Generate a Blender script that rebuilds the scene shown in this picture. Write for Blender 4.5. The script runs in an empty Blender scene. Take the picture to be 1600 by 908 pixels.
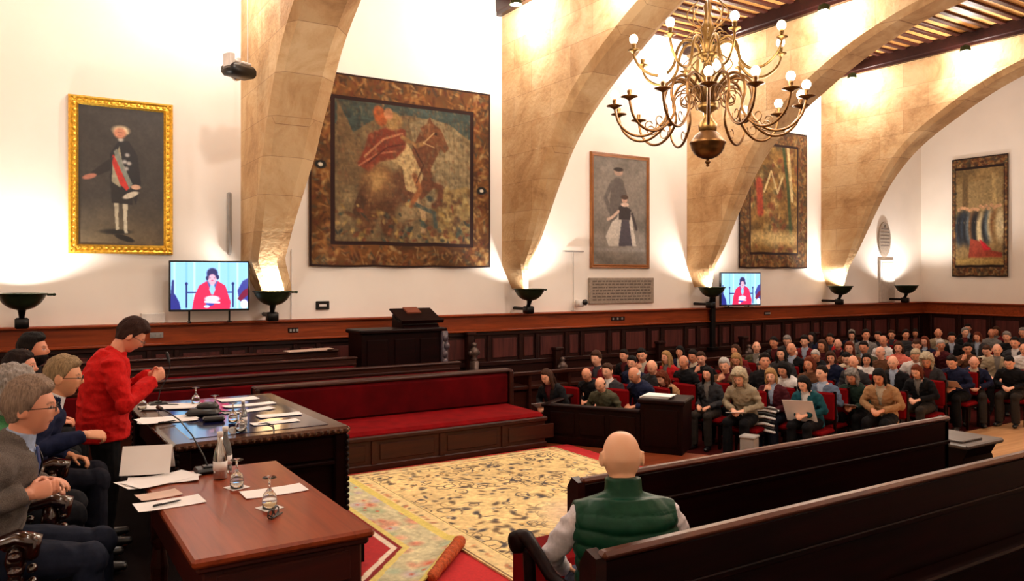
import bpy, bmesh, math, random
import numpy as np
from mathutils import Vector, Matrix, noise as mnoise
R = math.radians
random.seed(7); rng = np.random.default_rng(7)
C = bpy.context.scene.collection
D = bpy.data

# ------------------------------------------------------------------ camera
YAW = math.atan2(1950.0, 1230.0)
FWD = Vector((-math.sin(YAW), math.cos(YAW), 0)); RGT = Vector((math.cos(YAW), math.sin(YAW), 0))
CZ = 2.45
def at(px, py, z):
    """point of the level plane z seen at this place of the photograph"""
    d = (CZ - z) * 1230.0 / (py - 434.0)
    p = FWD * d + RGT * (d * (px - 800.0) / 1230.0)
    return Vector((p.x, p.y, z))
def dep(px, py, d):
    p = FWD * d + RGT * (d * (px - 800.0) / 1230.0)
    return Vector((p.x, p.y, CZ - (py - 434.0) * d / 1230.0))
cam = D.objects.new('camera', D.cameras.new('camera')); C.objects.link(cam)
cam.location = (0, 0, CZ); cam.rotation_euler = (math.pi / 2, 0, YAW)
cam.data.lens = 36 * 1230.0 / 1600.0; cam.data.sensor_width = 36; cam.data.shift_y = -20.0 / 1600.0
cam.data.clip_start = 0.05
bpy.context.scene.camera = cam

# ------------------------------------------------------------------ materials
def lin(c):
    return tuple(((v / 255) / 12.92 if v / 255 <= 0.04045 else ((v / 255 + 0.055) / 1.055) ** 2.4) for v in c)
def newmat(name):
    m = D.materials.new(name); m.use_nodes = True
    nt = m.node_tree; b = nt.nodes['Principled BSDF']
    return m, nt, b
def N(nt, t, **kw):
    n = nt.nodes.new(t)
    for k, v in kw.items():
        if k in ('inp',):
            for kk, vv in v.items(): n.inputs[kk].default_value = vv
        else: setattr(n, k, v)
    return n
def L(nt, a, b): nt.links.new(a, b)
def ramp(nt, fac, stops):
    r = N(nt, 'ShaderNodeValToRGB'); e = r.color_ramp.elements
    e[0].position, e[0].color = stops[0][0], (*stops[0][1], 1)
    e[1].position, e[1].color = stops[-1][0], (*stops[-1][1], 1)
    for p, c in stops[1:-1]:
        q = e.new(p); q.color = (*c, 1)
    L(nt, fac, r.inputs[0]); return r.outputs[0]
def coords(nt, scale=(1, 1, 1), rot=(0, 0, 0), kind='Object'):
    tc = N(nt, 'ShaderNodeTexCoord'); mp = N(nt, 'ShaderNodeMapping')
    mp.inputs['Scale'].default_value = scale; mp.inputs['Rotation'].default_value = rot
    L(nt, tc.outputs[kind], mp.inputs[0]); return mp.outputs[0]
def bump(nt, b, h, s=0.3, dist=0.01):
    k = N(nt, 'ShaderNodeBump'); k.inputs['Strength'].default_value = s; k.inputs['Distance'].default_value = dist
    L(nt, h, k.inputs['Height']); L(nt, k.outputs[0], b.inputs['Normal'])
def plain(name, col, rough=0.6, metal=0.0, var=0.12, scale=8.0, bmp=0.0, spec=None, coat=0.0, sheen=0.0):
    m, nt, b = newmat(name)
    c = lin(col)
    n = N(nt, 'ShaderNodeTexNoise', inp={'Scale': scale, 'Detail': 4.0}); L(nt, coords(nt), n.inputs['Vector'])
    L(nt, ramp(nt, n.outputs[0], [(0.3, tuple(v * (1 - var) for v in c)), (0.7, tuple(min(1, v * (1 + var)) for v in c))]), b.inputs['Base Color'])
    b.inputs['Roughness'].default_value = rough; b.inputs['Metallic'].default_value = metal
    if spec is not None: b.inputs['Specular IOR Level'].default_value = spec
    if coat: b.inputs['Coat Weight'].default_value = coat; b.inputs['Coat Roughness'].default_value = 0.08
    if sheen: b.inputs['Sheen Weight'].default_value = sheen; b.inputs['Sheen Roughness'].default_value = 0.5
    if bmp: bump(nt, b, n.outputs[0], bmp, 0.01)
    return m
def wood(name, c1, c2, rough=0.35, axis='y', scale=1.0, coat=0.0, spec=.25):
    m, nt, b = newmat(name); b.inputs['Specular IOR Level'].default_value = spec
    s = {'x': (0.6, 9, 9), 'y': (9, 0.6, 9), 'z': (9, 9, 0.6)}[axis]
    v = coords(nt, tuple(k * scale for k in s))
    n = N(nt, 'ShaderNodeTexNoise', inp={'Scale': 2.0, 'Detail': 6.0, 'Roughness': 0.6, 'Distortion': 0.8}); L(nt, v, n.inputs['Vector'])
    L(nt, ramp(nt, n.outputs[0], [(0.3, lin(c1)), (0.7, lin(c2))]), b.inputs['Base Color'])
    b.inputs['Roughness'].default_value = rough
    if coat: b.inputs['Coat Weight'].default_value = coat; b.inputs['Coat Roughness'].default_value = 0.1
    bump(nt, b, n.outputs[0], 0.12, 0.004)
    return m
def emit(name, col, strength):
    m, nt, b = newmat(name)
    b.inputs['Base Color'].default_value = (*lin(col), 1)
    b.inputs['Emission Color'].default_value = (*lin(col), 1); b.inputs['Emission Strength'].default_value = strength
    return m
def attrmat(name, rough=0.8, emis=0.0, bmp=0.0, nscale=150.0, sheen=0.0, coat=0.0, weave=0.0):
    m, nt, b = newmat(name)
    a = N(nt, 'ShaderNodeVertexColor'); a.layer_name = 'paint'
    n = N(nt, 'ShaderNodeTexNoise', inp={'Scale': nscale, 'Detail': 2.0}); L(nt, coords(nt), n.inputs['Vector'])
    if weave:
        mx = N(nt, 'ShaderNodeMixRGB', blend_type='MULTIPLY'); mx.inputs[0].default_value = weave
        L(nt, a.outputs[0], mx.inputs[1]); L(nt, ramp(nt, n.outputs[0], [(0.3, (0.6, 0.6, 0.6)), (0.7, (1, 1, 1))]), mx.inputs[2]); col = mx.outputs[0]
    else: col = a.outputs[0]
    if emis:
        b.inputs['Base Color'].default_value = (0.01, 0.01, 0.01, 1); L(nt, col, b.inputs['Emission Color']); b.inputs['Emission Strength'].default_value = emis
    else: L(nt, col, b.inputs['Base Color'])
    b.inputs['Roughness'].default_value = rough
    if bmp: bump(nt, b, n.outputs[0], bmp, 0.003)
    if coat: b.inputs['Coat Weight'].default_value = coat
    return m
def infocloth(name, rough=0.85, nscale=60, bmp=0.3, sheen=0.0, var=0.25, stretch=(1, 1, 1)):
    m, nt, b = newmat(name)
    oi = N(nt, 'ShaderNodeObjectInfo')
    n = N(nt, 'ShaderNodeTexNoise', inp={'Scale': nscale, 'Detail': 3.0}); L(nt, coords(nt, stretch), n.inputs['Vector'])
    mx = N(nt, 'ShaderNodeMixRGB', blend_type='MULTIPLY'); mx.inputs[0].default_value = 1
    L(nt, oi.outputs['Color'], mx.inputs[1]); L(nt, ramp(nt, n.outputs[0], [(0.3, (1 - var,) * 3), (0.7, (1, 1, 1))]), mx.inputs[2])
    L(nt, mx.outputs[0], b.inputs['Base Color']); b.inputs['Roughness'].default_value = rough
    if bmp: bump(nt, b, n.outputs[0], bmp, 0.004)
    b.inputs['Specular IOR Level'].default_value = .18
    return m
def skinmat():
    m, nt, b = newmat('skin')
    oi = N(nt, 'ShaderNodeObjectInfo'); a = N(nt, 'ShaderNodeVertexColor'); a.layer_name = 'face'
    sp = N(nt, 'ShaderNodeSeparateColor'); L(nt, a.outputs[0], sp.inputs[0])
    n = N(nt, 'ShaderNodeTexNoise', inp={'Scale': 18.0, 'Detail': 3.0}); L(nt, coords(nt), n.inputs['Vector'])
    mx = N(nt, 'ShaderNodeMixRGB', blend_type='MULTIPLY'); mx.inputs[0].default_value = 1
    L(nt, oi.outputs['Color'], mx.inputs[1]); L(nt, ramp(nt, n.outputs[0], [(0.3, (1, 0.90, 0.87)), (0.7, (1, 1, 1))]), mx.inputs[2])
    cur = mx.outputs[0]
    for ch, col in ((1, (0.42, 0.10, 0.08)), (2, (0.75, 0.72, 0.68)), (0, (0.03, 0.018, 0.012))):
        k = N(nt, 'ShaderNodeMixRGB'); L(nt, sp.outputs[ch], k.inputs[0]); L(nt, cur, k.inputs[1]); k.inputs[2].default_value = (*col, 1); cur = k.outputs[0]
    L(nt, cur, b.inputs['Base Color']); b.inputs['Roughness'].default_value = 0.5
    return m
def stonemat():
    m, nt, b = newmat('stone')
    tc = N(nt, 'ShaderNodeTexCoord'); sp = N(nt, 'ShaderNodeSeparateXYZ'); L(nt, tc.outputs['Object'], sp.inputs[0])
    cb = N(nt, 'ShaderNodeCombineXYZ'); L(nt, sp.outputs[0], cb.inputs[0]); L(nt, sp.outputs[2], cb.inputs[1])
    br = N(nt, 'ShaderNodeTexBrick', inp={'Scale': 1.0, 'Mortar Size': 0.005, 'Brick Width': 1.15, 'Row Height': 0.52, 'Mortar Smooth': 0.9, 'Bias': 0.0})
    br.inputs['Color1'].default_value = (*lin((214, 184, 140)), 1); br.inputs['Color2'].default_value = (*lin((192, 158, 114)), 1); br.inputs['Mortar'].default_value = (*lin((150, 116, 84)), 1)
    L(nt, cb.outputs[0], br.inputs['Vector'])
    n = N(nt, 'ShaderNodeTexNoise', inp={'Scale': 1.3, 'Detail': 9.0, 'Roughness': 0.68, 'Distortion': 0.6}); L(nt, tc.outputs['Object'], n.inputs['Vector'])
    mx = N(nt, 'ShaderNodeMixRGB', blend_type='MULTIPLY'); mx.inputs[0].default_value = 0.9
    L(nt, br.outputs[0], mx.inputs[1]); L(nt, ramp(nt, n.outputs[0], [(0.30, (0.50, 0.37, 0.26)), (0.46, (0.84, 0.74, 0.63)), (0.60, (1, 1, 1))]), mx.inputs[2])
    L(nt, mx.outputs[0], b.inputs['Base Color']); b.inputs['Roughness'].default_value = 0.9
    n2 = N(nt, 'ShaderNodeTexNoise', inp={'Scale': 14.0, 'Detail': 6.0}); L(nt, tc.outputs['Object'], n2.inputs['Vector'])
    bump(nt, b, n2.outputs[0], 0.4, 0.03)
    return m
def brushed(name, col, rough=0.5):
    return plain(name, col, rough)
M = {}
M['plaster'] = plain('plaster', (250, 242, 232), 0.9, var=0.03, scale=1.2, bmp=0.1)
M['stone'] = stonemat()
M['wood_head'] = wood('header wood', (112, 46, 20), (158, 70, 30), 0.38, 'y')
M['wood_dark'] = wood('dark walnut', (26, 8, 6), (46, 15, 10), 0.4, 'y')
M['wood_darkz'] = wood('dark walnut panel', (58, 26, 25), (96, 48, 44), 0.42, 'z')
M['wood_black'] = wood('black oak', (10, 1, 1), (27, 4, 4), 0.45, 'y', spec=.08)
M['wood_mid'] = wood('brown stall wood', (38, 13, 8), (64, 25, 14), 0.4, 'y')
M['wood_table'] = wood('mahogany table', (112, 42, 18), (150, 64, 30), 0.3, 'x', 1.0, 0.2)
M['wood_tside'] = wood('mahogany side', (44, 11, 7), (66, 18, 10), 0.45, 'y')
M['wood_rail'] = wood('polished rail', (66, 28, 18), (100, 50, 32), 0.34, 'y', 1.0, 0.35)
M['wood_beam'] = wood('beam wood', (50, 19, 10), (74, 30, 15), 0.6, 'y')
M['wood_plank'] = wood('ceiling plank', (226, 160, 88), (244, 190, 120), 0.6, 'y')
M['dais'] = plain('dark dais cloth', (16, 9, 9), 0.95, spec=.05)
M['carved'] = wood('varnished carved oak', (18, 5, 3), (48, 14, 8), 0.18, 'z', 1.0, 0.9, spec=.5)
M['parquet'] = wood('parquet', (190, 134, 88), (224, 176, 124), 0.35, 'y', 0.6)
M['stagewood'] = wood('stage boards', (104, 46, 24), (136, 66, 38), 0.35, 'y', 0.6)
M['hallcarpet'] = plain('dark red hall carpet', (62, 16, 14), 0.95, var=.2, scale=12, spec=.05)
M['velvet'] = plain('red velvet', (112, 5, 10), 0.9, var=0.25, scale=5, spec=.08)
M['velvet_d'] = plain('deep red velvet', (80, 3, 8), 0.9, var=0.35, scale=3, spec=.08)
M['redcarpet'] = plain('red carpet', (186, 30, 34), 0.95, var=0.12, scale=40)
M['gold'] = plain('gilt', (236, 182, 66), 0.35, 0.75, var=0.3, scale=30, bmp=0.5)
M['brass'] = plain('brass', (126, 96, 54), 0.36, 0.95, var=0.3, scale=12)
M['darkbrass'] = plain('aged brass', (104, 72, 40), 0.36, 0.9, var=0.3, scale=9)
M['bulb'] = emit('bulb glow', (255, 236, 205), 9.0)
M['green_metal'] = plain('green bronze', (50, 62, 40), 0.4, 0.6, var=0.25, scale=10)
M['black'] = plain('black plastic', (16, 16, 18), 0.4)
M['blackm'] = plain('black metal', (22, 20, 20), 0.35, 0.6)
M['grey'] = plain('grey plastic', (150, 146, 142), 0.5)
M['white'] = plain('white plastic', (226, 220, 214), 0.5)
M['paper'] = plain('paper', (244, 240, 238), 0.8, var=0.02)
M['paper_pink'] = plain('pinkish paper', (214, 184, 168), 0.8, var=0.08)
M['plaque'] = plain('grey marble', (150, 136, 122), 0.6, var=0.2, scale=30)
M['marble'] = plain('pale marble', (206, 196, 186), 0.6, var=0.1, scale=12)
M['steel'] = plain('steel', (190, 188, 186), 0.18, 1.0, var=0.1)
M['leather'] = plain('leather top with painted screen reflection', (22, 24, 64), 0.14, var=0.2, scale=6, coat=0.8)  # blue of the television's reflection painted into the base colour
M['skin'] = skinmat()
M['cloth'] = infocloth('cloth')
M['tweed'] = infocloth('tweed', 0.95, 260, 0.5, var=0.55)
M['knit'] = infocloth('knit', 0.95, 120, 0.6, var=0.3)
M['puffer'] = infocloth('padded nylon', 0.42, 30, 0.4, var=0.25)
M['hair'] = infocloth('hair', 0.75, 22, 1.0, var=0.6, stretch=(7, 7, 1))
M['canvas'] = attrmat('painted canvas', 0.45, weave=0.25)
M['tapestry'] = attrmat('woven tapestry', 0.95, bmp=0.6, weave=0.5, nscale=120)
M['rug'] = attrmat('woven rug', 0.95, bmp=0.4, weave=0.35, nscale=160)
M['screen'] = attrmat('television picture', 0.2, emis=1.5)
def glassmat():
    m, nt, b = newmat('glass'); b.inputs['Base Color'].default_value = (0.97, 0.98, 0.98, 1)
    b.inputs['Transmission Weight'].default_value = 1; b.inputs['Roughness'].default_value = 0.03; b.inputs['IOR'].default_value = 1.45
    return m
M['glass'] = glassmat()
def shadow_glass():
    m, nt, b = newmat('water glass'); b.inputs['Base Color'].default_value = (0.9, 0.95, 0.95, 1); b.inputs['Transmission Weight'].default_value = 0.85
    b.inputs['Roughness'].default_value = 0.05; return m
M['bottle'] = shadow_glass()

# ------------------------------------------------------------------ mesh builder
class MB:
    def __init__(s): s.v = []; s.f = []; s.mi = []
    def add(s, vs, fs, mi=0):
        o = len(s.v); s.v += [tuple(v) for v in vs]; s.f += [tuple(i + o for i in f) for f in fs]; s.mi += [mi] * len(fs)
    def box(s, x0, x1, y0, y1, z0, z1, mi=0, bev=0.0, mat=None):
        if bev > 0:
            b = min(bev, (x1 - x0) / 2.01, (y1 - y0) / 2.01, (z1 - z0) / 2.01)
            vs = []
            for x in (x0, x1):
                for y in (y0, y1):
                    for z in (z0, z1):
                        sx = b if x == x0 else -b; sy = b if y == y0 else -b; sz = b if z == z0 else -b
                        vs += [(x, y + sy, z + sz), (x + sx, y, z + sz), (x + sx, y + sy, z)]
            bm = bmesh.new()
            for v in vs: bm.verts.new(v)
            bmesh.ops.convex_hull(bm, input=bm.verts)
            bm.verts.index_update()
            vv = [v.co.copy() for v in bm.verts]; ff = [[v.index for v in f.verts] for f in bm.faces]; bm.free()
        else:
            vv = [Vector((x, y, z)) for x in (x0, x1) for y in (y0, y1) for z in (z0, z1)]
            ff = [(0, 1, 3, 2), (4, 6, 7, 5), (0, 4, 5, 1), (2, 3, 7, 6), (0, 2, 6, 4), (1, 5, 7, 3)]
        if mat is not None: vv = [mat @ v for v in vv]
        s.add(vv, ff, mi)
    def tube(s, pts, rad, n=10, ref=None, cap=True, mi=0, dome=True, closed=False):
        pts = [Vector(p) for p in pts]
        if not isinstance(rad, (list, tuple)): rad = [rad] * len(pts)
        rad = [(r, r) if not isinstance(r, (tuple, list)) else r for r in rad]
        k = len(pts)
        T = []
        for i in range(k):
            a = pts[max(0, i - 1)] if not closed else pts[i - 1]; b = pts[min(k - 1, i + 1)] if not closed else pts[(i + 1) % k]
            t = (b - a); T.append(t.normalized() if t.length > 1e-9 else Vector((0, 0, 1)))
        if cap and dome and not closed:
            t0, t1 = T[0], T[-1]; r0, r1 = rad[0], rad[-1]
            pp, rr, tt = [], [], []
            for q in (0.12, 0.5, 0.86): 
                c = math.sqrt(1 - (1 - q) ** 2)
                pp.append(pts[0] - t0 * (1 - q) * min(r0)); rr.append((r0[0] * c, r0[1] * c)); tt.append(t0)
            p2, r2_, t2 = [], [], []
            for q in (0.86, 0.5, 0.12):
                c = math.sqrt(1 - (1 - q) ** 2)
                p2.append(pts[-1] + t1 * (1 - q) * min(r1)); r2_.append((r1[0] * c, r1[1] * c)); t2.append(t1)
            pts = pp + pts + p2; rad = rr + rad + r2_; T = tt + T + t2
        side = None; vs = []
        for p, r, t in zip(pts, rad, T):
            if ref is not None: q = Vector(ref)
            else: q = side if side is not None else (Vector((1, 0, 0)) if abs(t.x) < 0.8 else Vector((0, 1, 0)))
            q = q - t * q.dot(t)
            if q.length < 1e-5: q = Vector((0, 1, 0)) - t * t.y
            side = q.normalized(); up = t.cross(side)
            for j in range(n):
                a = 2 * math.pi * j / n
                vs.append(p + side * (math.cos(a) * r[0]) + up * (math.sin(a) * r[1]))
        m = len(pts); fs = []
        for i in range(m - 1 if not closed else m):
            i2 = (i + 1) % m
            for j in range(n):
                fs.append((i * n + j, i * n + (j + 1) % n, i2 * n + (j + 1) % n, i2 * n + j))
        if cap and not closed:
            fs.append(tuple(range(n - 1, -1, -1))); fs.append(tuple((m - 1) * n + j for j in range(n)))
        s.add(vs, fs, mi)
    def lathe(s, prof, c=(0, 0, 0), n=20, mi=0, mat=None):
        vs = []; 
        for r, z in prof:
            for j in range(n):
                a = 2 * math.pi * j / n; vs.append(Vector((c[0] + r * math.cos(a), c[1] + r * math.sin(a), c[2] + z)))
        if mat is not None: vs = [mat @ v for v in vs]
        fs = [(i * n + j, i * n + (j + 1) % n, (i + 1) * n + (j + 1) % n, (i + 1) * n + j) for i in range(len(prof) - 1) for j in range(n)]
        fs.append(tuple(range(n - 1, -1, -1))); fs.append(tuple((len(prof) - 1) * n + j for j in range(n)))
        s.add(vs, fs, mi)
    def ell(s, c, r, n=14, m=9, mi=0, mat=None):
        prof = [(math.sin(math.pi * i / m), -math.cos(math.pi * i / m)) for i in range(1, m)]
        vs = [Vector((c[0] + r[0] * q * math.cos(2 * math.pi * j / n), c[1] + r[1] * q * math.sin(2 * math.pi * j / n), c[2] + r[2] * z)) for q, z in prof for j in range(n)]
        vs += [Vector((c[0], c[1], c[2] - r[2])), Vector((c[0], c[1], c[2] + r[2]))]
        k = len(prof); fs = [(i * n + j, i * n + (j + 1) % n, (i + 1) * n + (j + 1) % n, (i + 1) * n + j) for i in range(k - 1) for j in range(n)]
        fs += [(k * n, (j + 1) % n, j) for j in range(n)] + [(k * n + 1, (k - 1) * n + j, (k - 1) * n + (j + 1) % n) for j in range(n)]
        if mat is not None: vs = [mat @ v for v in vs]
        s.add(vs, fs, mi)
    def prism(s, poly, axis, a, b, mi=0, mat=None):
        """poly of (u,v); axis 'x': (a,u,v) 'y': (u,a,v) 'z': (u,v,a)"""
        f = {'x': lambda u, v, w: Vector((w, u, v)), 'y': lambda u, v, w: Vector((u, w, v)), 'z': lambda u, v, w: Vector((u, v, w))}[axis]
        vs = [f(u, v, a) for u, v in poly] + [f(u, v, b) for u, v in poly]; n = len(poly)
        if mat is not None: vs = [mat @ v for v in vs]
        s.add(vs, [tuple(range(n - 1, -1, -1)), tuple(range(n, 2 * n))] + [(i, (i + 1) % n, n + (i + 1) % n, n + i) for i in range(n)], mi)
    def mesh(s, name, mats, smooth=False, fix=True):
        me = D.meshes.new(name); me.from_pydata(s.v, [], s.f)
        for m in (mats if isinstance(mats, (list, tuple)) else [mats]): me.materials.append(m)
        me.polygons.foreach_set('material_index', s.mi)
        me.validate()
        if fix:
            bm = bmesh.new(); bm.from_mesh(me); bmesh.ops.recalc_face_normals(bm, faces=bm.faces); bm.to_mesh(me); bm.free()
        if smooth: me.polygons.foreach_set('use_smooth', [True] * len(me.polygons))
        me.update(); return me
    def build(s, name, mats, parent=None, smooth=False, loc=None, fix=True):
        o = D.objects.new(name, s.mesh(name, mats, smooth, fix)); C.objects.link(o)
        if parent is not None: o.parent = parent
        if loc is not None: o.location = loc
        return o
def tag(o, label=None, cat=None, group=None, kind=None):
    if label: o['label'] = label
    if cat: o['category'] = cat
    if group: o['group'] = group
    if kind: o['kind'] = kind
    return o
def thing(name, label, cat, loc=(0, 0, 0), rz=0, group=None):
    o = D.objects.new(name, None); C.objects.link(o); o.location = loc; o.rotation_euler = (0, 0, rz); o.empty_display_size = 0.1
    return tag(o, label, cat, group)
def struct(name, mb, m, smooth=False):
    return tag(mb.build(name, m, smooth=smooth), kind='structure')
def dup(root, loc=None, rz=None, label=None, group=None, parent=None):
    r = root.copy(); C.objects.link(r)
    if parent is not None: r.parent = parent
    if loc is not None: r.location = loc
    if rz is not None: r.rotation_euler = (0, 0, rz)
    if label: r['label'] = label
    if group: r['group'] = group
    for ch in list(root.children): dup(ch, parent=r)
    return r
def edge_split(o, ang=35):
    for p in o.data.polygons: p.use_smooth = True
    me = o.data
    bm = bmesh.new(); bm.from_mesh(me)
    for e in bm.edges:
        if len(e.link_faces) == 2 and e.calc_face_angle(0) > R(ang): e.smooth = False
    bm.to_mesh(me); bm.free()
    return o

# ------------------------------------------------------------------ painting onto fine grids (colour belongs to the surface)
class Paint:
    def __init__(s, w, h, base):
        s.w, s.h = w, h; s.a = np.ones((h, w, 3)) * np.array(base) / 255.0
        s.X, s.Y = np.meshgrid((np.arange(w) + .5) / w, 1 - (np.arange(h) + .5) / h)      # 0..1, y up, row 0 on top
    def mix(s, m, col):
        c = np.array(col) / 255.0; s.a = s.a * (1 - m[..., None]) + c * m[..., None]; return s
    def ell(s, cx, cy, rx, ry, col, rot=0, soft=0.15, op=1.0):
        c, q = math.cos(rot), math.sin(rot); dx, dy = s.X - cx, s.Y - cy
        if hasattr(s, 'asp'): dx = dx * s.asp; 
        d = np.sqrt(((dx * c + dy * q) / rx) ** 2 + ((-dx * q + dy * c) / ry) ** 2)
        return s.mix(np.clip((1 + soft - d) / (2 * soft), 0, 1) * op, col)
    def poly(s, pts, col, op=1.0, blur=1):
        m = np.zeros((s.h, s.w), bool); n = len(pts)
        for i in range(n):
            x1, y1 = pts[i]; x2, y2 = pts[(i + 1) % n]
            if y1 == y2: continue
            cnd = ((y1 > s.Y) != (y2 > s.Y)) & (s.X < (x2 - x1) * (s.Y - y1) / (y2 - y1) + x1); m ^= cnd
        f = m.astype(float)
        for _ in range(blur):
            p = np.pad(f, 1, mode='edge'); f = (p[:-2, 1:-1] + p[2:, 1:-1] + p[1:-1, :-2] + p[1:-1, 2:] + 2 * p[1:-1, 1:-1]) / 6
        return s.mix(f * op, col)
    def line(s, pts, wd, col, op=1.0):
        m = np.zeros((s.h, s.w))
        for (x1, y1), (x2, y2) in zip(pts[:-1], pts[1:]):
            x0, xa = sorted((x1, x2)); y0, ya = sorted((y1, y2)); g = wd * 2
            i0 = max(0, int((1 - ya - g) * s.h)); i1 = min(s.h, int((1 - y0 + g) * s.h) + 2); j0 = max(0, int((x0 - g) * s.w)); j1 = min(s.w, int((xa + g) * s.w) + 2)
            if i0 >= i1 or j0 >= j1: continue
            X, Y = s.X[i0:i1, j0:j1], s.Y[i0:i1, j0:j1]; asp = getattr(s, 'asp', 1)
            dx, dy = (x2 - x1) * asp, y2 - y1; L2 = dx * dx + dy * dy + 1e-12
            t = np.clip(((X - x1) * asp * dx + (Y - y1) * dy) / L2, 0, 1)
            d = np.hypot((X - x1) * asp - t * dx, Y - y1 - t * dy)
            m[i0:i1, j0:j1] = np.maximum(m[i0:i1, j0:j1], np.clip((wd - d) / (wd * 0.5), 0, 1))
        return s.mix(m * op, col)
    def noise(s, nx, ny, seed=0):
        r = np.random.default_rng(seed); g = r.random((ny + 2, nx + 2))
        fx = s.X * nx; fy = (1 - s.Y) * ny; ix, iy = fx.astype(int), fy.astype(int); ux, uy = fx - ix, fy - iy
        ux = ux * ux * (3 - 2 * ux); uy = uy * uy * (3 - 2 * uy)
        return (g[iy, ix] * (1 - ux) + g[iy, ix + 1] * ux) * (1 - uy) + (g[iy + 1, ix] * (1 - ux) + g[iy + 1, ix + 1] * ux) * uy
    def mottle(s, nx, ny, amt, seed=0, mask=None):
        n = (s.noise(nx, ny, seed) - .5) * .6 + (s.noise(nx * 2, ny * 2, seed + 1) - .5) * .4
        f = 1 + amt * 2 * n
        if mask is not None: f = 1 + (f - 1) * mask
        s.a = np.clip(s.a * f[..., None], 0, 1); return s
    def colours(s):
        a = np.clip(s.a, 0, 1); a = np.where(a <= 0.04045, a / 12.92, ((a + 0.055) / 1.055) ** 2.4)
        return np.concatenate([a, np.ones((s.h, s.w, 1))], 2).reshape(-1, 4)
def picture(name, P, o, u, v, mat, parent=None, wave=None, thick=None):
    """grid of P.w x P.h points; o = top-left corner, u = vector along width, v = vector downwards; thick = vector away from the viewer"""
    o, u, v = Vector(o), Vector(u), Vector(v); w, h = P.w, P.h
    J, I = np.meshgrid(np.linspace(0, 1, w), np.linspace(0, 1, h))
    co = np.array(o)[None, None] + J[..., None] * np.array(u) + I[..., None] * np.array(v)
    if wave is not None: co = co + wave(J, I)
    co = co.reshape(-1, 3)
    idx = np.arange(w * h).reshape(h, w)
    q = np.stack([idx[:-1, :-1], idx[1:, :-1], idx[1:, 1:], idx[:-1, 1:]], -1).reshape(-1, 4)
    fs = [tuple(x) for x in q.tolist()]; vs = co.tolist(); cols = P.colours()
    if thick is not None and wave is None:
        b = list(idx[0, :]) + list(idx[1:, -1]) + list(idx[-1, -2::-1]) + list(idx[-2:0:-1, 0]); b = [int(k) for k in b]; n0 = len(vs)
        t = Vector(thick)
        for k in b: p = Vector(vs[k]) + t; vs.append(tuple(p))
        m = len(b); fs += [(b[(i + 1) % m], b[i], n0 + i, n0 + (i + 1) % m) for i in range(m)]; fs.append(tuple(n0 + i for i in range(m)))
        cols = np.concatenate([cols, cols[b]], 0)
    me = D.meshes.new(name); me.from_pydata(vs, [], fs); me.materials.append(mat)
    ca = me.color_attributes.new('paint', 'FLOAT_COLOR', 'POINT'); ca.data.foreach_set('color', cols.astype(np.float32).ravel())
    me.update()
    ob = D.objects.new(name, me); C.objects.link(ob)
    if wave is not None: so = ob.modifiers.new('s', 'SOLIDIFY'); so.thickness = .018; so.offset = -1
    if parent is not None: ob.parent = parent
    return ob
# ------------------------------------------------------------------ room shell
XL, XR, YB, YF, ZC = -12.5, 0.9, -4.5, 21.4, 7.62
def slab(name, x0, x1, y0, y1, z0, z1, m):
    b = MB(); b.box(x0, x1, y0, y1, z0, z1); return struct(name, b, m)
slab('floor', XL - .3, XR + .3, YB - .3, YF + .3, -.2, 0, M['parquet'])
slab('wall_left', XL - .3, XL, YB - .3, YF + .3, 0, ZC, M['plaster'])
slab('wall_far', XL, XR, YF, YF + .3, 0, ZC, M['plaster'])
slab('wall_right', XR, XR + .3, YB - .3, YF + .3, 0, ZC, M['plaster'])
slab('wall_back', XL, XR, YB - .3, YB, 0, ZC, M['plaster'])
ceil = slab('ceiling', XL - .3, XR + .3, YB - .3, YF + .3, ZC, ZC + .15, M['wood_plank'])
ARCH = [-1.78, 2.94, 7.66, 12.4, 17.0]; TH = 0.85
# joists of the two bays the picture shows are parts one by one
def joist(x, y0, y1):
    b = MB(); b.box(x - .055, x + .055, y0, y1, ZC - .05, ZC - .002, bev=.008); return b
nj = 0
for (y0, y1, xs) in ((12.4 + TH, 17.0, np.arange(XL + .15, -3.0, .30)), (7.66 + TH, 12.4, np.arange(XL + .15, -4.5, .30)), (2.94 + TH, 7.66, np.arange(XL + .15, -10.0, .30))):
    for x in xs:
        joist(float(x), y0, y1).build('ceiling_joist', M['wood_beam'], ceil); nj += 1
rest = MB()
for (y0, y1, x0) in ((12.4 + TH, 17.0, -3.0), (7.66 + TH, 12.4, -4.5), (2.94 + TH, 7.66, -10.0), (-1.78 + TH, 2.94, XL + .15), (17.0 + TH, YF, XL + .15), (YB, -1.78, XL + .15)):
    for x in np.arange(x0, XR, .30): rest.box(x - .06, x + .06, y0, y1, ZC - .05, ZC - .002)
o = rest.build('ceiling_joist', M['wood_beam'], ceil); o['kind'] = 'stuff'
k = 1
for i, y in enumerate(ARCH):
    for (a, b_) in ((y - .14, y), (y + TH, y + TH + .14)):
        t = MB(); t.box(XL, XR, a, b_, ZC - .26, ZC - .003, bev=.02); t.box(XL, XR, a + .02, b_ - .02, ZC - .32, ZC - .25)
        struct('trim_%d' % k, t, M['wood_dark']); k += 1
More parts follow.
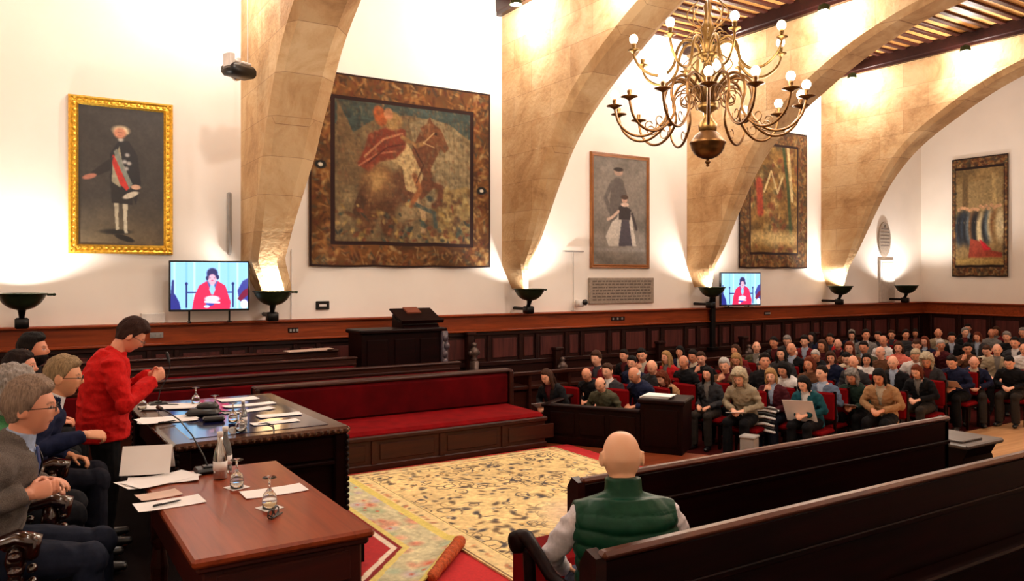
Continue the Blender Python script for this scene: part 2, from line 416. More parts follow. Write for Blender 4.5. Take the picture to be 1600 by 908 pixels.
# arches
PR = [(-12.05, 2.25), (-11.82, 2.7), (-11.6, 3.15), (-11.2, 4.02), (-10.85, 4.7), (-10.25, 5.45), (-9.35, 6.05), (-8.57, 6.45), (-7.88, 6.7), (-7.22, 6.87), (-6.5, 6.97), (-5.85, 7.0)]
def catmull(P, n):
    out = []
    Q = [2 * np.array(P[0]) - np.array(P[1])] + [np.array(p) for p in P] + [np.array(P[-1]) * 1.0]
    Q[-1] = np.array([2 * P[-1][0] - P[-2][0], P[-2][1]])
    for i in range(1, len(Q) - 2):
        for j in range(n):
            t = j / n; a, b, c, d = Q[i - 1], Q[i], Q[i + 1], Q[i + 2]
            out.append(tuple(.5 * (2 * b + (c - a) * t + (2 * a - 5 * b + 4 * c - d) * t * t + (3 * b - a - 3 * c + d) * t ** 3)))
    out.append(tuple(Q[-2])); return out
half = catmull(PR, 5)
full = half + [(-11.7 - x, z) for x, z in half[-2::-1]]
def thick_at(z, first): return interp_(z, [(2.25, .46), (3.2, .58), (4.2, .78), (5.0, .85)] if first else [(2.25, .07), (3.1, .32), (4.0, .44), (4.9, .60), (5.5, .80), (6, .85)])
def interp_(t, P):
    if t <= P[0][0]: return P[0][1]
    for (a, b), (c, d) in zip(P[:-1], P[1:]):
        if t <= c: return b + (d - b) * (t - a) / (c - a)
    return P[-1][1]
def arch(Y):
    b = MB(); n = len(full); rows = []
    for i, (x, z) in enumerate(full):
        a = full[max(0, i - 1)]; c = full[min(n - 1, i + 1)]
        t = Vector((c[0] - a[0], c[1] - a[1])).normalized(); nx, nz = -t.y, t.x      # outward (away from the opening)
        tp = max(0, 2.68 - z) / .43 * .22; th = thick_at(z, Y < 5)
        yn, yf = Y + tp, Y + tp + th
        if z < 4.9: ox, oz = (XL if x < -5.85 else XR), z
        else: ox, oz = x, ZC
        rows.append([(ox, yn, oz), (x + nx * .10 * min(1, th / .5), yn, z + nz * .10 * min(1, th / .5) if z > 2.3 else z), (x, yn + min(.09, th * .3), z), (x, max(yn + .1 if th > .3 else yn + th * .5, yf - .24 * min(1, th / .8)), z), (x + nx * .17 * min(1, th / .8), yf, z + nz * .17 * min(1, th / .8) if z > 2.3 else z), (ox, yf, oz)])
    vs = [p for r in rows for p in r]; fs = []
    for i in range(n - 1):
        for j in range(5):
            fs.append((i * 6 + j, (i + 1) * 6 + j, (i + 1) * 6 + j + 1, i * 6 + j + 1))
    # fill the corners between wall and ceiling
    for i in range(n - 1):
        p, q = rows[i][0], rows[i + 1][0]
        if abs(p[0] - q[0]) > .01 and abs(p[2] - q[2]) > .01:
            wx = XL if p[0] < -5.85 else XR
            v0 = len(vs); vs += [(wx, rows[i][0][1], ZC), (wx, rows[i][5][1], ZC)]
            fs.append((i * 6, (i + 1) * 6, v0)); fs.append((i * 6 + 5, v0 + 1, (i + 1) * 6 + 5))
    fs.append((0, 1, 2, 3, 4, 5)); e = (n - 1) * 6; fs.append((e + 5, e + 4, e + 3, e + 2, e + 1, e))
    b.add(vs, fs)
    return b
for i, y in enumerate(ARCH):
    o = struct('wall_arch', arch(y), M['stone']); edge_split(o, 24)

# platforms
def polyslab(name, pts, z0, z1, m):
    b = MB(); b.prism(pts, 'z', z0, z1); return struct(name, b, m)
ZS, ZD, ZT = 0.30, 0.58, 0.45
polyslab('stage_floor', [(XL, YB), (-4.1, YB), (-4.1, 7.2), (-6.55, 7.25), (-8.75, 5.95), (-8.75, 6.0), (XL, 6.0)], 0, ZS, M['stagewood'])
polyslab('dais_floor', [(-9.0, -3.0), (-2.9, -3.0), (-2.9, 1.45), (-5.1, 1.8), (-5.1, 2.0), (-5.55, 2.0), (-5.55, 2.2), (-9.0, 2.2)], ZS, ZD, M['dais'])
polyslab('tier_floor', [(-4.1, 1.0), (XR, 1.0), (XR, 9.2), (-4.1, 9.2)], 0, ZT, M['dais'])
polyslab('tier_floor_back', [(-2.9, -3.0), (XR, -3.0), (XR, 1.0), (-2.9, 1.0)], 0, ZT, M['dais'])
polyslab('floor_carpet', [(-12.3, 6.2), (-8.8, 6.2), (-8.7, 6.1), (-6.5, 7.45), (-5.9, 8.0), (-5.9, 10.2), (-6.75, 10.6), (-6.75, 21.2), (-12.3, 21.2)], 0, .008, M['hallcarpet'])
# red carpet over the stage
b = MB(); b.box(-8.2, -4.12, 1.3, 6.02, ZS, ZS + .006); b.v = b.v
tag(b.build('stage_carpet', M['redcarpet']), 'plain red carpet covering the stage around the yellow rug', 'carpet')

# ------------------------------------------------------------------ wainscot of the left and far wall
WX = -12.38
def wain_left():
    b = MB()
    b.box(XL + .002, WX, YB, YF - .12, 0, 1.5, mi=1)
    b.box(XL + .002, WX + .02, YB, YF - .12, 1.5, 1.76, mi=0)          # header board
    b.box(XL + .002, WX + .10, YB, YF - .12, 1.755, 1.79, mi=0, bev=.01)
    b.box(XL + .002, WX + .09, YB, YF - .12, 1.47, 1.505, mi=0, bev=.01)
    b.box(WX, WX + .04, YB, YF - .12, 1.40, 1.47, mi=1, bev=.01)
    b.box(WX, WX + .04, YB, YF - .12, .84, .92, mi=1, bev=.01)
    b.box(WX, WX + .05, YB, YF - .12, 0, .12, mi=1, bev=.01)
    y = -4.4; w = [.62, .30]; i = 0
    while y < YF - .3:
        b.box(WX, WX + .035, y, y + .07, .92, 1.40, mi=1, bev=.008)
        x1 = y + .07 + w[i % 2]
        if x1 < YF - .2: b.box(WX, WX + .018, y + .12, x1 - .05, .98, 1.34, mi=2, bev=.012)
        y = x1; i += 1
    return b
b = wain_left(); o = struct('trim_wainscot_left', b, [M['wood_head'], M['wood_dark'], M['wood_darkz']])
b = MB()
b.box(XL, XR, YF - .12, YF, 0, 1.5, mi=1); b.box(XL, XR, YF - .14, YF, 1.5, 1.76); b.box(XL, XR, YF - .22, YF, 1.755, 1.79, bev=.01); b.box(XL, XR, YF - .2, YF, 1.47, 1.505, bev=.01)
x = XL + .3
while x < XR - .8:
    b.box(x, x + .07, YF - .16, YF - .12, .1, 1.45, mi=1, bev=.008); b.box(x + .14, x + .7, YF - .14, YF - .12, .3, 1.36, mi=2, bev=.01); x += .8
struct('trim_wainscot_far', b, [M['wood_head'], M['wood_dark'], M['wood_darkz']])
# ------------------------------------------------------------------ pictures and tapestries
WY = lambda px, X: -X * (.533 + .846 * (px - 800) / 1230) / (.846 - .533 * (px - 800) / 1230)
# 1 standing gentleman in a gilt frame
def frame_mb(y0, y1, z0, z1, w, d, beads=True, x=XL):
    b = MB()
    prof = [(0, 0), (0, d * .6), (w * .2, d), (w * .4, d * .75), (w * .75, d * .85), (w, d * .3), (w, 0)]      # (inwards, depth)
    cs = [(y0, z0, 1, 1), (y1, z0, -1, 1), (y1, z1, -1, -1), (y0, z1, 1, -1)]
    vs = [(x + q, cy + sy * p, cz + sz * p) for cy, cz, sy, sz in cs for p, q in prof]; n = len(prof)
    fs = [(k * n + j, k * n + (j + 1) % n, ((k + 1) % 4) * n + (j + 1) % n, ((k + 1) % 4) * n + j) for k in range(4) for j in range(n)]
    b.add(vs, fs)
    if beads:
        s = .085
        for (a0, a1, fix, ax) in ((y0, y1, z0, 'h'), (y0, y1, z1, 'h'), (z0, z1, y0, 'v'), (z0, z1, y1, 'v')):
            m = int((a1 - a0) / s)
            for i in range(m + 1):
                a = a0 + (a1 - a0) * (i + .5) / (m + 1); off = w * .55
                if ax == 'h': b.ell((x + d * .8, a, fix + (off if fix == z0 else -off)), (.018, .03, .022), 8, 5)
                else: b.ell((x + d * .8, fix + (off if fix == y0 else -off), a), (.018, .022, .03), 8, 5)
    return b
Y0, Y1, Z0, Z1 = .615, 1.96, 2.79, 4.99
t = thing('framed_portrait', 'full length portrait of a standing gentleman in a carved gilt frame', 'painting', (XL, (Y0 + Y1) / 2, Z0))
def put(o, parent):       # parent keeping place
    o.parent = parent; o.matrix_parent_inverse = Matrix.Translation(parent.location).inverted() if parent.rotation_euler.z == 0 else (Matrix.Translation(parent.location) @ Matrix.Rotation(parent.rotation_euler.z, 4, 'Z')).inverted()
    return o
put(frame_mb(Y0, Y1, Z0, Z1, .13, .08).build('frame', M['gold']), t)
P = Paint(150, 250, (52, 48, 44)); P.asp = .6
P.ell(.5, -.1, .5, .32, (96, 82, 60), soft=.5); P.mottle(6, 9, .15, 1)
P.ell(.43, .10, .10, .018, (20, 17, 14), soft=.4); P.ell(.53, .055, .07, .02, (18, 14, 12), rot=-.3)
P.poly([(.405, .34), (.465, .34), (.455, .22), (.465, .12), (.43, .11), (.415, .22)], (166, 156, 132)); P.poly([(.505, .34), (.575, .34), (.555, .2), (.565, .09), (.525, .09), (.515, .2)], (180, 170, 146))
P.poly([(.36, .52), (.62, .50), (.62, .30), (.38, .31)], (28, 26, 26))
P.poly([(.36, .66), (.46, .76), (.58, .76), (.68, .66), (.72, .46), (.66, .30), (.60, .40), (.58, .34), (.38, .48)], (24, 24, 28))
P.poly([(.39, .62), (.47, .72), (.52, .55), (.48, .42), (.38, .46)], (150, 142, 118))
P.poly([(.40, .68), (.44, .70), (.62, .45), (.58, .41)], (120, 126, 116)); P.poly([(.37, .62), (.40, .66), (.58, .42), (.55, .40), (.48, .44)], (184, 44, 34))
P.poly([(.40, .64), (.36, .54), (.16, .48), (.15, .52), (.30, .60)], (30, 28, 28)); P.ell(.13, .49, .05, .018, (168, 108, 88), rot=.3)
P.ell(.66, .43, .035, .018, (190, 150, 124)); P.ell(.60, .37, .06, .02, (186, 176, 156), rot=.4)
P.ell(.485, .768, .018, .014, (190, 184, 172), soft=.5); P.ell(.487, .835, .058, .034, (206, 186, 150), soft=.3); P.ell(.545, .822, .02, .012, (206, 186, 150), soft=.3); P.ell(.475, .815, .042, .038, (206, 138, 106), soft=.25)
P.ell(.46, .82, .007, .004, (130, 84, 66), soft=.6); P.ell(.487, .82, .007, .004, (130, 84, 66), soft=.6); P.ell(.472, .799, .012, .003, (176, 104, 86), soft=.6)
for q in ((.56, .66), (.53, .61), (.58, .60), (.55, .56)): P.ell(*q, .016, .014, (170, 166, 160), soft=.5)
P.mottle(30, 50, .12, 5)
put(picture('canvas', P, (XL + .03, Y0 + .12, Z1 - .12), (0, Y1 - Y0 - .24, 0), (0, 0, -(Z1 - Z0 - .24)), M['canvas'], thick=(-.025, 0, 0)), t)

# woven border helper
def border(P, bx, by, seed, base=(120, 76, 36), edge=(40, 16, 12)):
    r = random.Random(seed); X, Y = P.X, P.Y
    m = ((X < bx) | (X > 1 - bx) | (Y < by) | (Y > 1 - by)).astype(float)
    P.mix(m, base); P.mottle(8, 8, .35, seed, m)
    cols = [(164, 120, 64), (120, 66, 34), (58, 62, 54), (188, 154, 96), (92, 70, 40), (62, 32, 20), (150, 96, 46), (176, 150, 104), (48, 36, 28), (96, 42, 24)]
    P.a = P.a * (1 - .18 * m[..., None])
    for i in range(1100):
        s = r.random() * 4
        if s < 1: c = (r.random() * bx * .8 + bx * .1, r.random())
        elif s < 2: c = (1 - r.random() * bx * .8 - bx * .1, r.random())
        elif s < 3: c = (r.random(), r.random() * by * .8 + by * .1)
        else: c = (r.random(), 1 - r.random() * by * .8 - by * .1)
        P.ell(c[0], c[1], .006 + r.random() * .020, .003 + r.random() * .007, r.choice(cols), rot=r.random() * 3, soft=.6, op=.55)
    for e, wd in ((0, .012), (1, .010)):
        ex, ey = (0, 0) if e == 0 else (bx, by)
        if e == 0: mm = ((X < wd) | (X > 1 - wd) | (Y < wd) | (Y > 1 - wd))
        else: mm = (((abs(X - ex) < wd) | (abs(X - 1 + ex) < wd)) & (Y > ey - wd) & (Y < 1 - ey + wd)) | (((abs(Y - ey) < wd) | (abs(Y - 1 + ey) < wd)) & (X > ex - wd) & (X < 1 - ex + wd))
        P.mix(mm.astype(float), edge)
# 2 large tapestry: a rider on a brown horse
P = Paint(260, 250, (132, 112, 78)); P.asp = 1.03
P.mottle(8, 8, .25, 11)
P.poly([(.1, .9), (.9, .9), (.9, .70), (.74, .80), (.52, .82), (.36, .80), (.22, .70), (.12, .74)], (58, 78, 76)); P.mottle(14, 3, .2, 12)
P.poly([(.52, .78), (.64, .82), (.78, .78), (.88, .66), (.88, .30), (.62, .34)], (158, 140, 102)); 
for i in range(12): P.line([(.55 + i * .028, .76), (.56 + i * .027, .42)], .004, (120, 104, 74), .5)
P.poly([(.14, .86), (.22, .70), (.32, .58), (.34, .44), (.14, .42)], (122, 98, 66)); P.a = P.a * .9; P.mottle(20, 20, .2, 13)
P.poly([(.70, .42), (.86, .46), (.88, .14), (.66, .14), (.68, .3)], (146, 122, 74))
for i in range(60):
    r = random.Random(i); P.ell(.66 + r.random() * .22, .14 + r.random() * .3, .012, .02, r.choice([(110, 84, 44), (176, 154, 96), (90, 60, 34)]), rot=r.random() * 3, soft=.5)
P.ell(.36, .40, .105, .14, (96, 58, 32), rot=.15); P.ell(.35, .44, .05, .06, (186, 148, 92), soft=.7)          # haunch
P.ell(.30, .28, .05, .12, (92, 56, 32), rot=-.15); P.ell(.40, .26, .04, .10, (84, 50, 28)); P.ell(.27, .36, .03, .12, (70, 42, 26), rot=-.4)
P.ell(.50, .44, .16, .09, (92, 56, 34), rot=.45); P.poly([(.50, .56), (.58, .74), (.66, .76), (.70, .66), (.64, .54), (.66, .44), (.58, .36), (.48, .40)], (98, 56, 34))
P.poly([(.58, .76), (.64, .80), (.70, .76), (.745, .66), (.72, .635), (.68, .67), (.65, .66), (.62, .70)], (112, 66, 38)); P.ell(.67, .735, .008, .008, (24, 12, 8)); P.poly([(.62, .79), (.635, .83), (.65, .79)], (90, 50, 28))
P.line([(.63, .46), (.70, .44), (.69, .36), (.66, .34)], .022, (92, 52, 32)); P.line([(.56, .38), (.60, .30), (.60, .20)], .02, (176, 146, 104)); P.line([(.52, .36), (.66, .30), (.67, .22)], .014, (60, 74, 70))
P.poly([(.44, .70), (.52, .66), (.60, .50), (.56, .40), (.50, .42), (.48, .54), (.40, .58)], (196, 168, 116)); P.line([(.55, .50), (.58, .42), (.53, .34)], .02, (150, 90, 50))    # leg
P.poly([(.30, .70), (.42, .76), (.50, .74), (.50, .64), (.44, .58), (.36, .56), (.30, .50), (.24, .54), (.28, .62)], (122, 50, 32), blur=3); P.line([(.28, .58), (.38, .68), (.48, .72)], .007, (186, 120, 84)); P.line([(.25, .53), (.35, .60), (.44, .62)], .006, (176, 104, 74)); P.line([(.30, .55), (.40, .64), (.48, .66)], .006, (84, 30, 22))
P.ell(.43, .78, .05, .05, (150, 118, 70)); P.ell(.36, .80, .035, .055, (170, 84, 40), rot=.3); P.ell(.405, .815, .026, .032, (190, 130, 90)); P.line([(.48, .70), (.56, .66), (.60, .68)], .016, (150, 110, 66))
for i in range(110):
    r = random.Random(i + 900); P.ell(.13 + r.random() * .74, .13 + abs(r.gauss(0, .09)), .008 + r.random() * .018, .005 + r.random() * .01, r.choice([(50, 70, 66), (150, 120, 60), (96, 60, 34), (180, 152, 90), (34, 44, 44), (120, 60, 34)]), rot=r.random() * 3, soft=.4, op=.85)
for i in range(1500):
    r = random.Random(i + 4000); P.ell(.12 + r.random() * .76, .13 + r.random() * .74, .004 + r.random() * .012, .003 + r.random() * .006, r.choice([(150, 124, 82), (84, 62, 40), (116, 92, 58), (64, 66, 60), (170, 142, 96), (58, 40, 28), (110, 60, 38)]), rot=1.2 + r.random(), soft=.5, op=.28)
P.a = P.a * .86 + np.array([96, 78, 54]) / 255 * .14
P.ell(.35, .44, .06, .07, (186, 148, 92), soft=.8, op=.6); P.ell(.37, .36, .04, .05, (60, 36, 22), soft=.9, op=.5); P.line([(.54, .66), (.60, .56), (.56, .46)], .006, (60, 34, 22), .7); P.line([(.66, .74), (.60, .68), (.66, .66)], .004, (200, 170, 120), .7)
P.mottle(60, 60, .16, 15); P.mottle(16, 90, .10, 16); border(P, .115, .125, 3)
for c in ((.055, .52), (.945, .44)): P.ell(*c, .03, .022, (22, 24, 24)); P.ell(*c, .012, .01, (216, 208, 190))
wv = lambda J, I: np.stack([.03 + .02 * np.sin(J * 19) * I, 0 * J, -.015 * np.abs(np.sin(J * 9.5)) * I], -1)
o = picture('tapestry', P, (XL + .02, 4.0, 5.82), (0, 3.38, 0), (0, 0, -3.18), M['tapestry'], wave=wv, thick=(-.02, 0, 0))
tag(o, 'large square tapestry of a rider in a red cloak on a brown horse', 'tapestry')
# 3 double portrait in a thin wooden frame
Y0, Y1, Z0, Z1 = 9.72, 11.28, 2.64, 4.98
t = thing('framed_painting', 'tall grey painting of a seated lady and a standing man in brown frame', 'painting', (XL, (Y0 + Y1) / 2, Z0))
put(frame_mb(Y0, Y1, Z0, Z1, .09, .06, False).build('frame', plain('brown frame', (140, 88, 46), .4, .2)), t)
P = Paint(110, 180, (118, 112, 104)); P.asp = .66
P.mottle(5, 8, .2, 21); P.ell(.35, .62, .3, .2, (136, 128, 118), soft=.6); P.ell(.7, .2, .4, .1, (140, 134, 126), soft=.6)
P.poly([(.34, .78), (.42, .82), (.54, .80), (.62, .66), (.60, .40), (.30, .38), (.30, .60)], (92, 86, 82)); P.ell(.46, .865, .055, .034, (170, 142, 124)); P.ell(.46, .89, .06, .02, (44, 36, 32))
P.line([(.34, .76), (.22, .62), (.30, .50)], .03, (98, 92, 88))
P.poly([(.48, .54), (.60, .58), (.70, .50), (.74, .36), (.80, .18), (.28, .17), (.22, .26), (.34, .40), (.44, .44)], (200, 192, 180)); P.poly([(.52, .42), (.66, .42), (.72, .18), (.46, .17)], (70, 66, 76))
P.poly([(.46, .54), (.56, .57), (.70, .52), (.68, .42), (.46, .42)], (48, 42, 44)); P.ell(.58, .565, .05, .02, (214, 186, 168)); P.ell(.575, .61, .035, .03, (196, 158, 138)); P.ell(.575, .635, .045, .022, (70, 52, 44))
P.line([(.46, .50), (.34, .44), (.26, .42)], .018, (206, 178, 158)); P.line([(.72, .48), (.80, .34)], .02, (60, 54, 56)); P.ell(.6, .14, .4, .02, (150, 146, 140), soft=.5)
P.mottle(30, 50, .12, 24)
put(picture('canvas', P, (XL + .03, Y0 + .08, Z1 - .08), (0, Y1 - Y0 - .16, 0), (0, 0, -(Z1 - Z0 - .16)), M['canvas'], thick=(-.025, 0, 0)), t)
# 4 gold and brown tapestry between the third and fourth arch
P = Paint(150, 220, (132, 100, 52)); P.asp = .72; P.mottle(8, 10, .35, 31)
for i in range(260):
    r = random.Random(i + 50); P.ell(r.random(), r.random(), .01 + r.random() * .03, .008 + r.random() * .02, r.choice([(176, 140, 76), (96, 66, 34), (198, 168, 104), (120, 60, 34), (80, 76, 50)]), rot=r.random() * 3, soft=.5, op=.7)
P.line([(.62, .95), (.70, .60), (.74, .2)], .02, (66, 78, 46)); P.line([(.70, .9), (.76, .5)], .02, (206, 184, 130)); P.line([(.28, .62), (.30, .4)], .04, (170, 72, 50)); P.ell(.5, .22, .3, .05, (204, 176, 116), soft=.5)
P.line([(.35, .55), (.45, .7), (.55, .55), (.62, .66)], .012, (206, 184, 130)); P.mottle(40, 60, .25, 33); border(P, .15, .11, 8, base=(122, 86, 44))
o = picture('tapestry', P, (XL + .02, 14.0, 5.94), (0, 2.4, 0), (0, 0, -3.26), M['tapestry'], wave=wv, thick=(-.02, 0, 0))
tag(o, 'golden brown patterned tapestry partly hidden behind the third stone arch', 'tapestry')
# 5 tapestry of a crowd on the far wall
P = Paint(130, 240, (128, 104, 66)); P.asp = .45; P.mottle(5, 8, .3, 41)
P.poly([(.1, .78), (.9, .82), (.9, .55), (.1, .55)], (150, 126, 84)); P.line([(.25, .84), (.25, .55)], .03, (110, 88, 56)); P.line([(.75, .84), (.77, .55)], .02, (180, 152, 100))
for i in range(16):
    r = random.Random(i + 70); x = .14 + i * .048; c = r.choice([(44, 54, 66), (196, 176, 132), (30, 28, 30), (120, 84, 50), (92, 104, 110), (150, 120, 76)])
    P.ell(x, .38 + r.random() * .06, .035, .13, c, soft=.3); P.ell(x, .55 + r.random() * .04, .015, .014, (196, 150, 110)); P.line([(x, .46), (x + .05, .40)], .01, (210, 190, 150))
P.poly([(.34, .32), (.50, .30), (.66, .22), (.9, .20), (.9, .16), (.3, .16)], (150, 60, 40)); P.poly([(.5, .32), (.6, .28), (.72, .22), (.58, .22)], (190, 30, 40))
P.ell(.5, .13, .35, .03, (176, 146, 84), soft=.5); P.mottle(30, 60, .2, 43); border(P, .07, .09, 12, base=(110, 80, 44), edge=(34, 16, 12))
m = (P.Y > .84).astype(float)
wv2 = lambda J, I: np.stack([0 * J, -.03 - .015 * np.sin(J * 14) * I, -.01 * np.abs(np.sin(J * 9)) * I], -1)
o = picture('tapestry', P, (-11.62, YF - .02, 5.62), (1.42, 0, 0), (0, 0, -3.14), M['tapestry'], wave=wv2, thick=(0, .02, 0))
tag(o, 'narrow tapestry of a crowd of figures hanging on the far end wall', 'tapestry')
# inscription slabs
b = MB(); b.box(XL + .001, XL + .05, 9.68, 11.4, 1.92, 2.45, bev=.01)
for i in range(7):
    z = 2.38 - i * .062; y = 9.76
    r = random.Random(i)
    while y < 11.3:
        w = .03 + r.random() * .09; b.box(XL + .05, XL + .053, y, min(y + w, 11.33), z - .018, z + .012, mi=1); y += w + .025
tag(b.build('inscribed_plaque', [M['plaque'], plain('incised letters', (104, 92, 82), .8)]), 'grey rectangular inscribed stone plaque below the lady painting', 'plaque')
b = MB(); b.prism([(19.62 + .26 * math.cos(a), 3.47 + .47 * math.sin(a)) for a in np.linspace(0, 2 * math.pi, 40)[:-1]], 'x', XL + .001, XL + .05)
for i in range(6):
    z = 3.3 + i * .09; w = .2 * math.sqrt(max(0, 1 - ((z - 3.47) / .47) ** 2)); b.box(XL + .05, XL + .055, 19.62 - w, 19.62 + w, z - .012, z + .012, mi=1)
b.ell((XL + .05, 19.62, 3.8), (.012, .05, .05), mi=1)
tag(b.build('oval_plaque', [M['plaque'], plain('dark lettering', (112, 100, 92), .8)]), 'oval grey memorial plaque on the wall beside the last sconce', 'plaque')
b = MB(); b.box(XL + .001, XL + .06, 19.4, 20.05, 1.8, 2.93, bev=.01); b.box(XL + .06, XL + .07, 19.46, 19.99, 1.9, 2.85, bev=.005)
tag(b.build('stone_tablet', M['marble']), 'pale upright stone tablet standing below the oval plaque', 'plaque')

# ------------------------------------------------------------------ televisions
def tvpaint():
    P = Paint(200, 124, (150, 206, 248)); P.asp = 1.62
    for x, c in ((.05, (196, 232, 255)), (.2, (120, 186, 244)), (.3, (206, 240, 255)), (.62, (200, 236, 255)), (.74, (128, 196, 250)), (.86, (206, 240, 255))): P.line([(x, 0), (x, 1)], .03, c, .7)
    P.poly([(0, 0), (0, .32), (.05, .34), (.11, .16), (.13, 0)], (36, 44, 130)); P.poly([(.02, .62), (.045, .62), (.045, .3), (.0, .3)], (40, 50, 120))
    for x in (.20, .80):
        P.line([(x, .5), (x, .05)], .022, (34, 44, 110)); P.line([(x + .12 if x < .5 else x - .1, .36), (x, .36)], .02, (40, 50, 120)); P.ell(x, .54, .03, .035, (34, 44, 110))
    P.poly([(1, .66), (.93, .60), (.86, .40), (.88, .2), (1, .06)], (60, 66, 150)); P.poly([(1, .45), (.94, .4), (.86, .22), (.9, .16), (1, .3)], (120, 24, 60)); P.ell(.95, .10, .08, .1, (240, 236, 255))
    P.poly([(.27, 0), (.30, .28), (.36, .50), (.46, .60), (.60, .60), (.70, .50), (.77, .14), (.76, 0)], (226, 40, 84)); P.poly([(.46, .60), (.53, .30), (.60, .60)], (60, 90, 170)); P.poly([(.49, .42), (.53, .26), (.57, .42), (.55, .55), (.51, .55)], (150, 200, 240))
    P.ell(.53, .66, .07 * 1.3, .15, (238, 170, 190)); P.ell(.53, .76, .115, .115, (44, 44, 96)); P.ell(.53, .66, .075, .085, (240, 176, 196), soft=.2); P.ell(.465, .66, .03, .05, (44, 44, 96)); P.ell(.60, .68, .03, .05, (44, 44, 96))
    P.ell(.50, .665, .02, .008, (90, 60, 110)); P.ell(.56, .665, .02, .008, (90, 60, 110)); P.ell(.53, .61, .03, .01, (200, 60, 110))
    P.line([(.34, .16), (.46, .22), (.52, .24)], .09, (222, 36, 80)); P.line([(.72, .16), (.62, .2), (.56, .24)], .09, (222, 36, 80)); P.ell(.53, .22, .16, .07, (246, 206, 224)); P.ell(.50, .12, .09, .05, (60, 70, 170)); P.ell(.46, .06, .06, .03, (200, 230, 255))
    P.line([(.44, .16), (.62, .14)], .03, (250, 220, 235)); return P
def tv(y0, y1, z0, z1, x, label, yaw):
    cy = (y0 + y1) / 2; hw = (y1 - y0) / 2
    t = thing('television', label, 'television', (x, cy, z0), yaw, 'wall televisions showing the speaker')
    b = MB(); b.box(-.06, 0, -hw, hw, 0, z1 - z0, bev=.008); b.box(-.12, -.06, -hw * .6, hw * .6, .12, z1 - z0 - .15, bev=.02); b.build('case', M['black'], t)
    picture('screen', tvpaint(), (.004, -hw + .025, z1 - z0 - .025), (0, 2 * hw - .05, 0), (0, 0, -(z1 - z0 - .055)), M['screen'], parent=t, thick=(-.003, 0, 0))
    b = MB(); zb = 1.79 - z0
    for s in (-1, 1):
        b.tube([(-.07, s * hw * .5, .08), (-.09, s * hw * .5, zb + .02)], .014, 8); b.box(-.2, .06, s * hw * .5 - .02, s * hw * .5 + .02, zb, zb + .02)
    b.box(-.3, -.06, -hw * .5, hw * .5, .02, .05); b.build('stand', M['blackm'], t)
    return t
t1 = tv(1.86, 2.97, 1.96, 2.70, -12.14, 'nearer wall television showing the speaker, above the red benches', -.12)
t2 = tv(12.98, 14.12, 1.83, 2.57, -12.0, 'farther wall television showing the speaker, above the seated audience', -.12)
b = MB(); b.box(-12.32, -12.24, 12.9, 13.02, .9, 2.2, bev=.01); b.box(-12.34, -12.2, 12.84, 13.08, .88, .92)
tag(b.build('television_pole', M['blackm']), 'black post standing left of the farther television', 'post')

# ------------------------------------------------------------------ sconces
def sconce():
    t = thing('bowl_sconce', 'green bronze bowl uplight sconce', 'sconce', (0, 0, 0), 0, 'bronze bowl sconces along the left wall')
    b = MB(); b.lathe([(.001, 0), (.06, .004), (.14, .03), (.21, .085), (.26, .16), (.275, .2), (.295, .205), (.295, .22), (.265, .222), (.25, .17), (.19, .09), (.1, .04), (.001, .03)], (0, 0, 0), 28)
    b.tube([(.0, .29, .2), (.0, .34, .2)], .016, 8); b.ell((0, .36, .2), (.025, .025, .02)); b.build('bowl', M['green_metal'], t, True)
    b = MB(); b.box(-.12, .05, -.08, .08, -.24, -.10, bev=.02); b.tube([(-.5, 0, -.15), (-.12, 0, -.15), (-.03, 0, -.08), (0, 0, .01)], [.035, .03, .035, .05], 10); b.build('bracket', M['blackm'], t, True)
    b = MB(); b.ell((0, 0, .1), (.06, .09, .03)); b.build('lamp', M['bulb'], t, True)
    return t
s0 = sconce(); SC = [(35, 'bronze bowl sconce at the far left, over the seated panel'), (427, 'bronze bowl sconce under the first arch, right of the nearer television'), (828, 'bronze bowl sconce under the second arch, right of the large tapestry'), (1113, 'bronze bowl sconce under the third arch, left of the farther television'), (1314, 'bronze bowl sconce under the fourth arch'), (1417, 'bronze bowl sconce right of the oval plaque, nearest the corner')]
SCY = []
for i, (px, lab) in enumerate(SC):
    o = s0 if i == 0 else dup(s0, label=lab); o['label'] = lab
    y = WY(px, -11.98); SCY.append(y); o.location = (-11.98, y, 2.03)

# projector on the first arch
t = thing('projector', 'dark projector on a bracket fixed to the first stone arch', 'projector', (-11.25, 2.62, 5.32), R(-64))
b = MB(); b.box(-.22, .22, -.15, .15, -.09, .07, bev=.05); b.build('case', M['black'], t, True)
b = MB(); b.lathe([(.07, 0), (.085, .02), (.085, .06), (.06, .065), (.055, .03), (.001, .03)], (0, 0, 0), 18, mat=Matrix.Translation((-.1, -.14, -.01)) @ Matrix.Rotation(R(90), 4, 'X')); b.build('lens', M['steel'], t, True)
b = MB(); b.box(-.2, .2, -.03, .03, .1, .14, bev=.01); b.tube([(0, 0, .05), (0, 0, .16)], .03, 8); b.box(.14, .22, -.06, .1, -.02, .2, bev=.01); b.tube([(-.15, 0, .12), (-.15, 0, 2.0)], .008, 6); b.build('bracket', M['white'], t)
b = MB(); b.box(0, .1, 0, .06, 2.8 - 2.8, .95, bev=.02)
o = b.build('line_speaker', M['grey']); o.location = (XL + .02, 2.72, 2.8); tag(o, 'slim grey column loudspeaker on the wall left of the first arch', 'loudspeaker')
